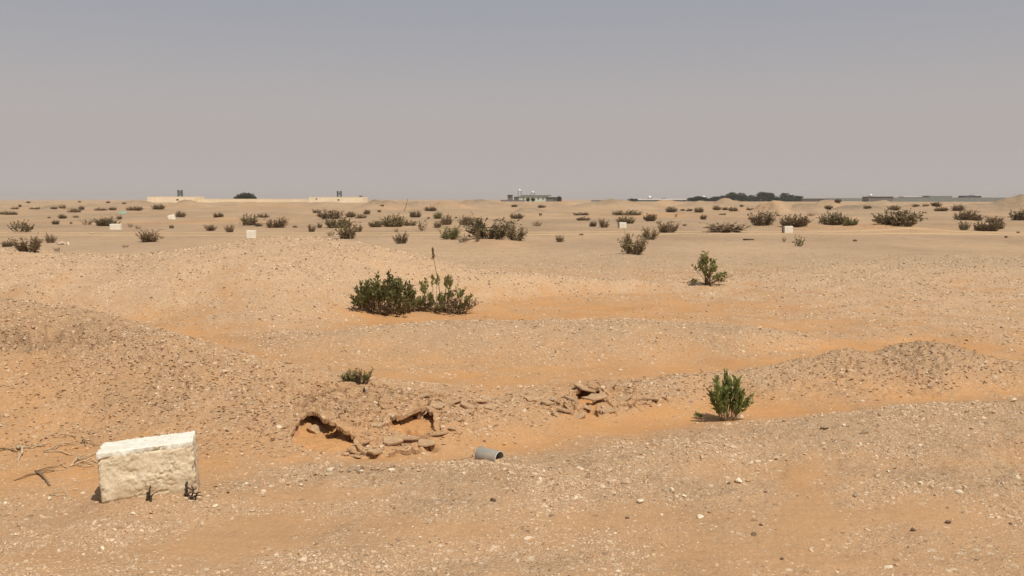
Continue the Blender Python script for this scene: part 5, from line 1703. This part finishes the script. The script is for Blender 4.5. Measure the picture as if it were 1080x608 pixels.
def roof_frame(label, px, pyt, pyb, Y):
    o = (ray_xy(px, Y), Y + 4, ray_z(pyb, Y))
    root = link('steel_frame', None, loc=o); tag(root, label, 'frame', 'steel frames on the cream roofs')
    u = Y / FPX
    H = ray_z(pyt, Y) - o[2]
    for sx in (-1.9, 1.9):
        for sy in (-.5, .5):
            g = Geo(); g.box(sx * u - .11, sx * u + .11, sy - .11, sy + .11, -.05, H)
            link('post', g.mesh('post', [M_DARKM]), root)
    for z in (.12, .5, .85):
        g = Geo(); g.box(-1.9 * u, 1.9 * u, -.36, -.2, H * z - .07, H * z + .07)
        link('crossbar', g.mesh('crossbar', [M_DARKM]), root)
    g = Geo(); g.box(-.75 * u, .75 * u, -.35, .35, H * .25, H * .8)
    link('panel', g.mesh('panel', [M_GREYG]), root)
roof_frame('tall dark steel frame on the cream building at the open end of the wall', 185.5, 200.5, 207.5, 300)
roof_frame('tall dark steel frame on the cream building near the bare dune', 355.5, 201.5, 207.9, 300)
g_ = Geo(); g_.box(-1.5 * .316, 1.5 * .316, -.5, .5, 0, .42)
tag(link('water_tank', g_.mesh('water_tank', [M_DARKM]), loc=(ray_xy(378.5, 300), 304, ray_z(207.9, 300))), 'small dark water tank on the end of the cream roof', 'tank')

# trees of the farms: trunk and a crown of many leaf clumps
M_FARLEAF = leaf_material('far_tree_leaf', (.030, .042, .022), (.075, .095, .048), .1)
M_BARK = simple_mat('tree_bark', (.12, .09, .065), .9, .3, 4)
_trees = []
for k in range(5):
    r = np.random.default_rng(300 + k)
    cr, tk = Geo(), Geo()
    tk.tube([(0, 0, -.05), (.02, 0, .15), (.0, .02, .35), (.03, 0, .5)], [.045, .036, .03, .02], 6)
    lobes = [(r.uniform(-.3, .3), r.uniform(-.3, .3), r.uniform(.22, .78), r.uniform(.17, .27)) for _ in range(13)] + [(0, 0, .55, .3), (.2, .1, .2, .25), (-.2, -.1, .2, .25)]
    for (lx, ly, lz, lr) in lobes:
        tk.tube([(0.01, 0, .25), (lx * .6, ly * .6, .25 + (lz - .25) * .6), (lx, ly, lz)], [.018, .012, .006], 4)
        n = 150
        d = r.normal(size=(n, 3)); d /= np.linalg.norm(d, axis=1)[:, None]
        p = np.array([lx, ly, lz]) + d * lr * (r.random(n) ** .4)[:, None] * np.array([1, 1, .85])
        dd = d + r.normal(0, .5, (n, 3)); dd /= np.linalg.norm(dd, axis=1)[:, None]
        add_leaves(cr, p, dd, .10, .08, r)
    _trees.append((cr.mesh('crown', [M_FARLEAF]), tk.mesh('trunk', [M_BARK], True)))
def far_tree(label, px, w, pyt, Y, k, group, pyb=213.8):
    o = at_far(px, Y)
    H = ray_z(pyt, Y) - o[2]; W = 1.22 * w * Y / FPX
    root = link('tree', None, loc=o, rot=(0, 0, k * 1.3), scale=(W / .95, W / .95, H))
    tag(root, label, 'tree', group)
    c, t = _trees[k % 5]
    tag(link('crown', c, root), kind='stuff'); link('trunk', t, root)
G_T = 'trees of the farm along the horizon'
for k, (px, w, t, lab) in enumerate([
    (249.8, 4.6, 204.4, 'first tree of the boxy grey-green clump behind the cream wall'), (254, 4.8, 203.6, 'second tree of the boxy grey-green clump behind the cream wall'), (258.6, 4.8, 203.1, 'middle tree of the boxy grey-green clump behind the cream wall'),
    (263.2, 4.8, 203.3, 'fourth tree of the boxy grey-green clump behind the cream wall'), (267.6, 4.8, 204.1, 'last tree of the boxy grey-green clump behind the cream wall')]):
    far_tree(lab, px, w, t, 330, k, 'clump of trees behind the cream wall')
for k, (px, w, t, lab) in enumerate([
    (665, 6, 209.2, 'small dark tree at the start of the white roofed building'), (670, 5, 209.6, 'second small dark tree at the start of the white roofed building'),
    (731, 10, 208.6, 'low round tree at the start of the tree row'), (738, 12, 207.0, 'wide low tree, second of the tree row'), (744, 8, 207.8, 'low tree just before the white tank in the tree row'),
    (752, 9, 207.2, 'low tree just past the white tank in the tree row'), (760, 11, 206.2, 'mid-height tree leading up to the tallest ones'), (766, 8, 207.5, 'short tree tucked beside the first tall round one'),
    (773, 12, 202.8, 'first tall round tree of the tree row'), (783.5, 11, 203.4, 'second tall round tree of the tree row'), (791, 8, 205.4, 'shorter tree after the two tall round ones'),
    (797, 8, 207.0, 'lowest tree in the middle of the row'), (804.5, 11, 202.4, 'tall round tree in the middle of the row'), (813.5, 9, 203.6, 'round tree just past the tall middle one'),
    (820, 7, 207.2, 'short tree where the dark wall begins'), (826.5, 9, 202.9, 'peaked tree rising above the dark wall'), (833, 9, 205.2, 'lower tree sloping down above the dark wall'), (841, 8, 206.6, 'last low tree above the dark wall')]):
    far_tree(lab, px, w, t, 560, k, G_T)
far_tree('round dark green tree before the pale green building', 556.5, 3.8, 208.3, 452, 1, G_T)
far_tree('second round dark green tree before the pale green building', 562.2, 3.6, 208.6, 452, 3, G_T)
far_tree('dark tree at the end of the sheds beside the pale green building', 590, 4, 207.2, 455, 2, G_T)
far_tree('lone small tree between the dark wall and the dark block', 884, 5, 210.5, 560, 4, G_T)

# farm in the middle
far_building('perimeter_wall', 'low dark wall before the dark tower block', 'wall', 470, 528, 554, 211.2, M_GREY, .5)
far_building('tower_block', 'small dark tower block beside the pale green building', 'building', 474, 535.3, 540.8, 206.0, M_GREY, 5, M_GREY, .3, .4, [('window', 537, 539, 207.6, 208.6)])
far_building('shed', 'dark shed between the tower block and the pale green building', 'shed', 474, 542.2, 547.2, 208.0, M_GREY, 6, M_GREYG, .3, .4, [('door', 544, 545.4, 210, 212.5)])
far_building('farm_building', 'long pale green building with tanks rising behind it', 'building', 480, 547.6, 578, 207.7, M_PGREEN, 10, M_GREYG, .45, .4, [('window', 551.5, 553, 209.3, 210.5), ('window', 567, 568.5, 209.3, 210.5), ('window', 572, 573.5, 209.3, 210.5)], [('upper_storey', M_GREYG, 549.5, 582, 205.9, 207.2, 5.5, 4)])
far_building('shed', 'broad dark shed closing off the farm beside the pale green building', 'shed', 470, 576.5, 589, 208.6, M_GREY, 8, M_DARKM, .4, .4, [('door', 584.5, 585.5, 209.5, 212.8)])
def tank_tower(label, px, pyt, Y, wpx=2.6, legs=True, pyb=209):
    o = (ray_xy(px, Y), Y + 12, ray_z(pyb, Y))
    u = Y / FPX
    root = link('water_tank', None, loc=o); tag(root, label, 'tank', 'white water tanks along the horizon')
    H = ray_z(pyt, Y) - o[2]; R = wpx * u / 2
    g = Geo(); a = np.linspace(0, 2 * pi, 13)[:-1]
    prof = [(.7, 0), (1, .15), (1, .8), (.8, 1.3), (.35, 1.6)]
    V = np.concatenate([np.stack([p * R * np.cos(a), p * R * np.sin(a), np.full(12, H - 1.6 * R + z * R)], 1) for p, z in prof])
    k = np.arange(12); k2 = (k + 1) % 12
    Q = np.concatenate([np.stack([j * 12 + k, j * 12 + k2, (j + 1) * 12 + k2, (j + 1) * 12 + k], 1) for j in range(4)])
    g.add(V, Q, [[48, 48 + i, 48 + i + 1] for i in range(1, 11)] + [[0, i + 1, i] for i in range(1, 11)])
    link('tank', g.mesh('tank', [M_WROOF], True), root)
    for sx in (-1, 1):
        for sy in (-1, 1):
            g = Geo(); g.box(sx * R * 1.2 - .16, sx * R * 1.2 + .16, sy * R - .16, sy * R + .16, -4.0, H - 1.55 * R)
            link('leg', g.mesh('leg', [M_GREYG]), root)
    g = Geo(); g.box(-R * 1.35, R * 1.35, -R * 1.2, R * 1.2, H - 1.62 * R, H - 1.5 * R)
    link('platform', g.mesh('platform', [M_GREYG]), root)
tank_tower('taller white tank on legs over the farm, next to the dark tower block', 548.2, 199.7, 480, 2.6)
tank_tower('lower white tank over the middle of the pale green building', 562.4, 201.6, 480, 2.8)
tank_tower('white tank above the white roofed building', 688, 206.6, 640, 3.2, pyb=211)
tank_tower('white tank showing between the first low trees', 746.2, 206.6, 600, 3.0, pyb=211)
tank_tower('white tank above the dark wall at the end of the tree row', 840, 204.8, 600, 2.6, pyb=211)
tank_tower('white tank on the roof of the dark block', 926, 204.8, 580, 3.0, pyb=211)
# further along the horizon
far_building('perimeter_wall', 'short dark wall between the farm and the white roofed building', 'wall', 640, 623.5, 649.5, 211.3, M_GREY, .6)
far_building('warehouse', 'long low building with a white roof before the tree row', 'building', 640, 672, 724, 211.0, M_GREYG, 14, M_WROOF, .9, .4, [('door', 699.5, 702.5, 211.6, 213.6), ('door', 720.5, 723, 211.2, 213.6)], [('skylight_hood', M_GREYG, 700, 704, 209.0, 210.2, 6, 3)])
far_building('perimeter_wall', 'long dark brown wall beyond the tree row', 'wall', 585, 812, 873.5, 209.6, simple_mat('dark_brown_wall', (.11, .085, .075), .9, .12, .3), .6)
far_building('dark_block', 'dark flat building with a white tank behind it', 'building', 560, 916, 942, 208.0, M_GREY, 10, M_DARKM, .4)
far_building('perimeter_wall', 'very long grey-green wall running to the sand slope', 'wall', 700, 942.5, 1063, 208.6, M_GREYG, .6)
far_building('perimeter_wall', 'faint far wall between the dark brown wall and the dark block', 'wall', 900, 873, 917, 209.2, M_GREYG, .6)
far_building('warehouse', 'pale roofed building just showing over the grey-green wall', 'building', 730, 953, 972, 208.0, M_GREYG, 10, M_WROOF, .7)
far_building('warehouse', 'dark ended building over the grey-green wall', 'building', 731, 974, 1004, 206.9, M_GREYG, 10, None, .5, .4, [], [('dark_end', M_DARKM, 974, 980, 206.7, 208.4, -.3, .3)])
far_building('warehouse', 'dark roofed building with a white strip over the grey-green wall', 'building', 730, 1017, 1035, 206.6, M_DARKM, 10, None, .5, .4, [], [('roof', M_WROOF, 1028, 1035.4, 206.0, 206.5, 0, 10)])

# ------------------------------------------------------------------ dusty air
def haze():
    g = Geo()
    g.box(-7900, 7900, -7900, 7900, -12.0, 24.0)
    m = bpy.data.materials.new('dusty_air')
    m.use_nodes = True
    nt = m.node_tree
    nt.nodes.clear()
    out = nt.nodes.new('ShaderNodeOutputMaterial')
    v = nt.nodes.new('ShaderNodeVolumePrincipled')
    v.inputs['Color'].default_value = (.93, .86, .80, 1)
    v.inputs['Density'].default_value = .00022
    v.inputs['Anisotropy'].default_value = .0
    nt.links.new(v.outputs[0], out.inputs['Volume'])
    o = link('haze', g.mesh('haze', [m]))
    tag(o, kind='stuff')
haze()
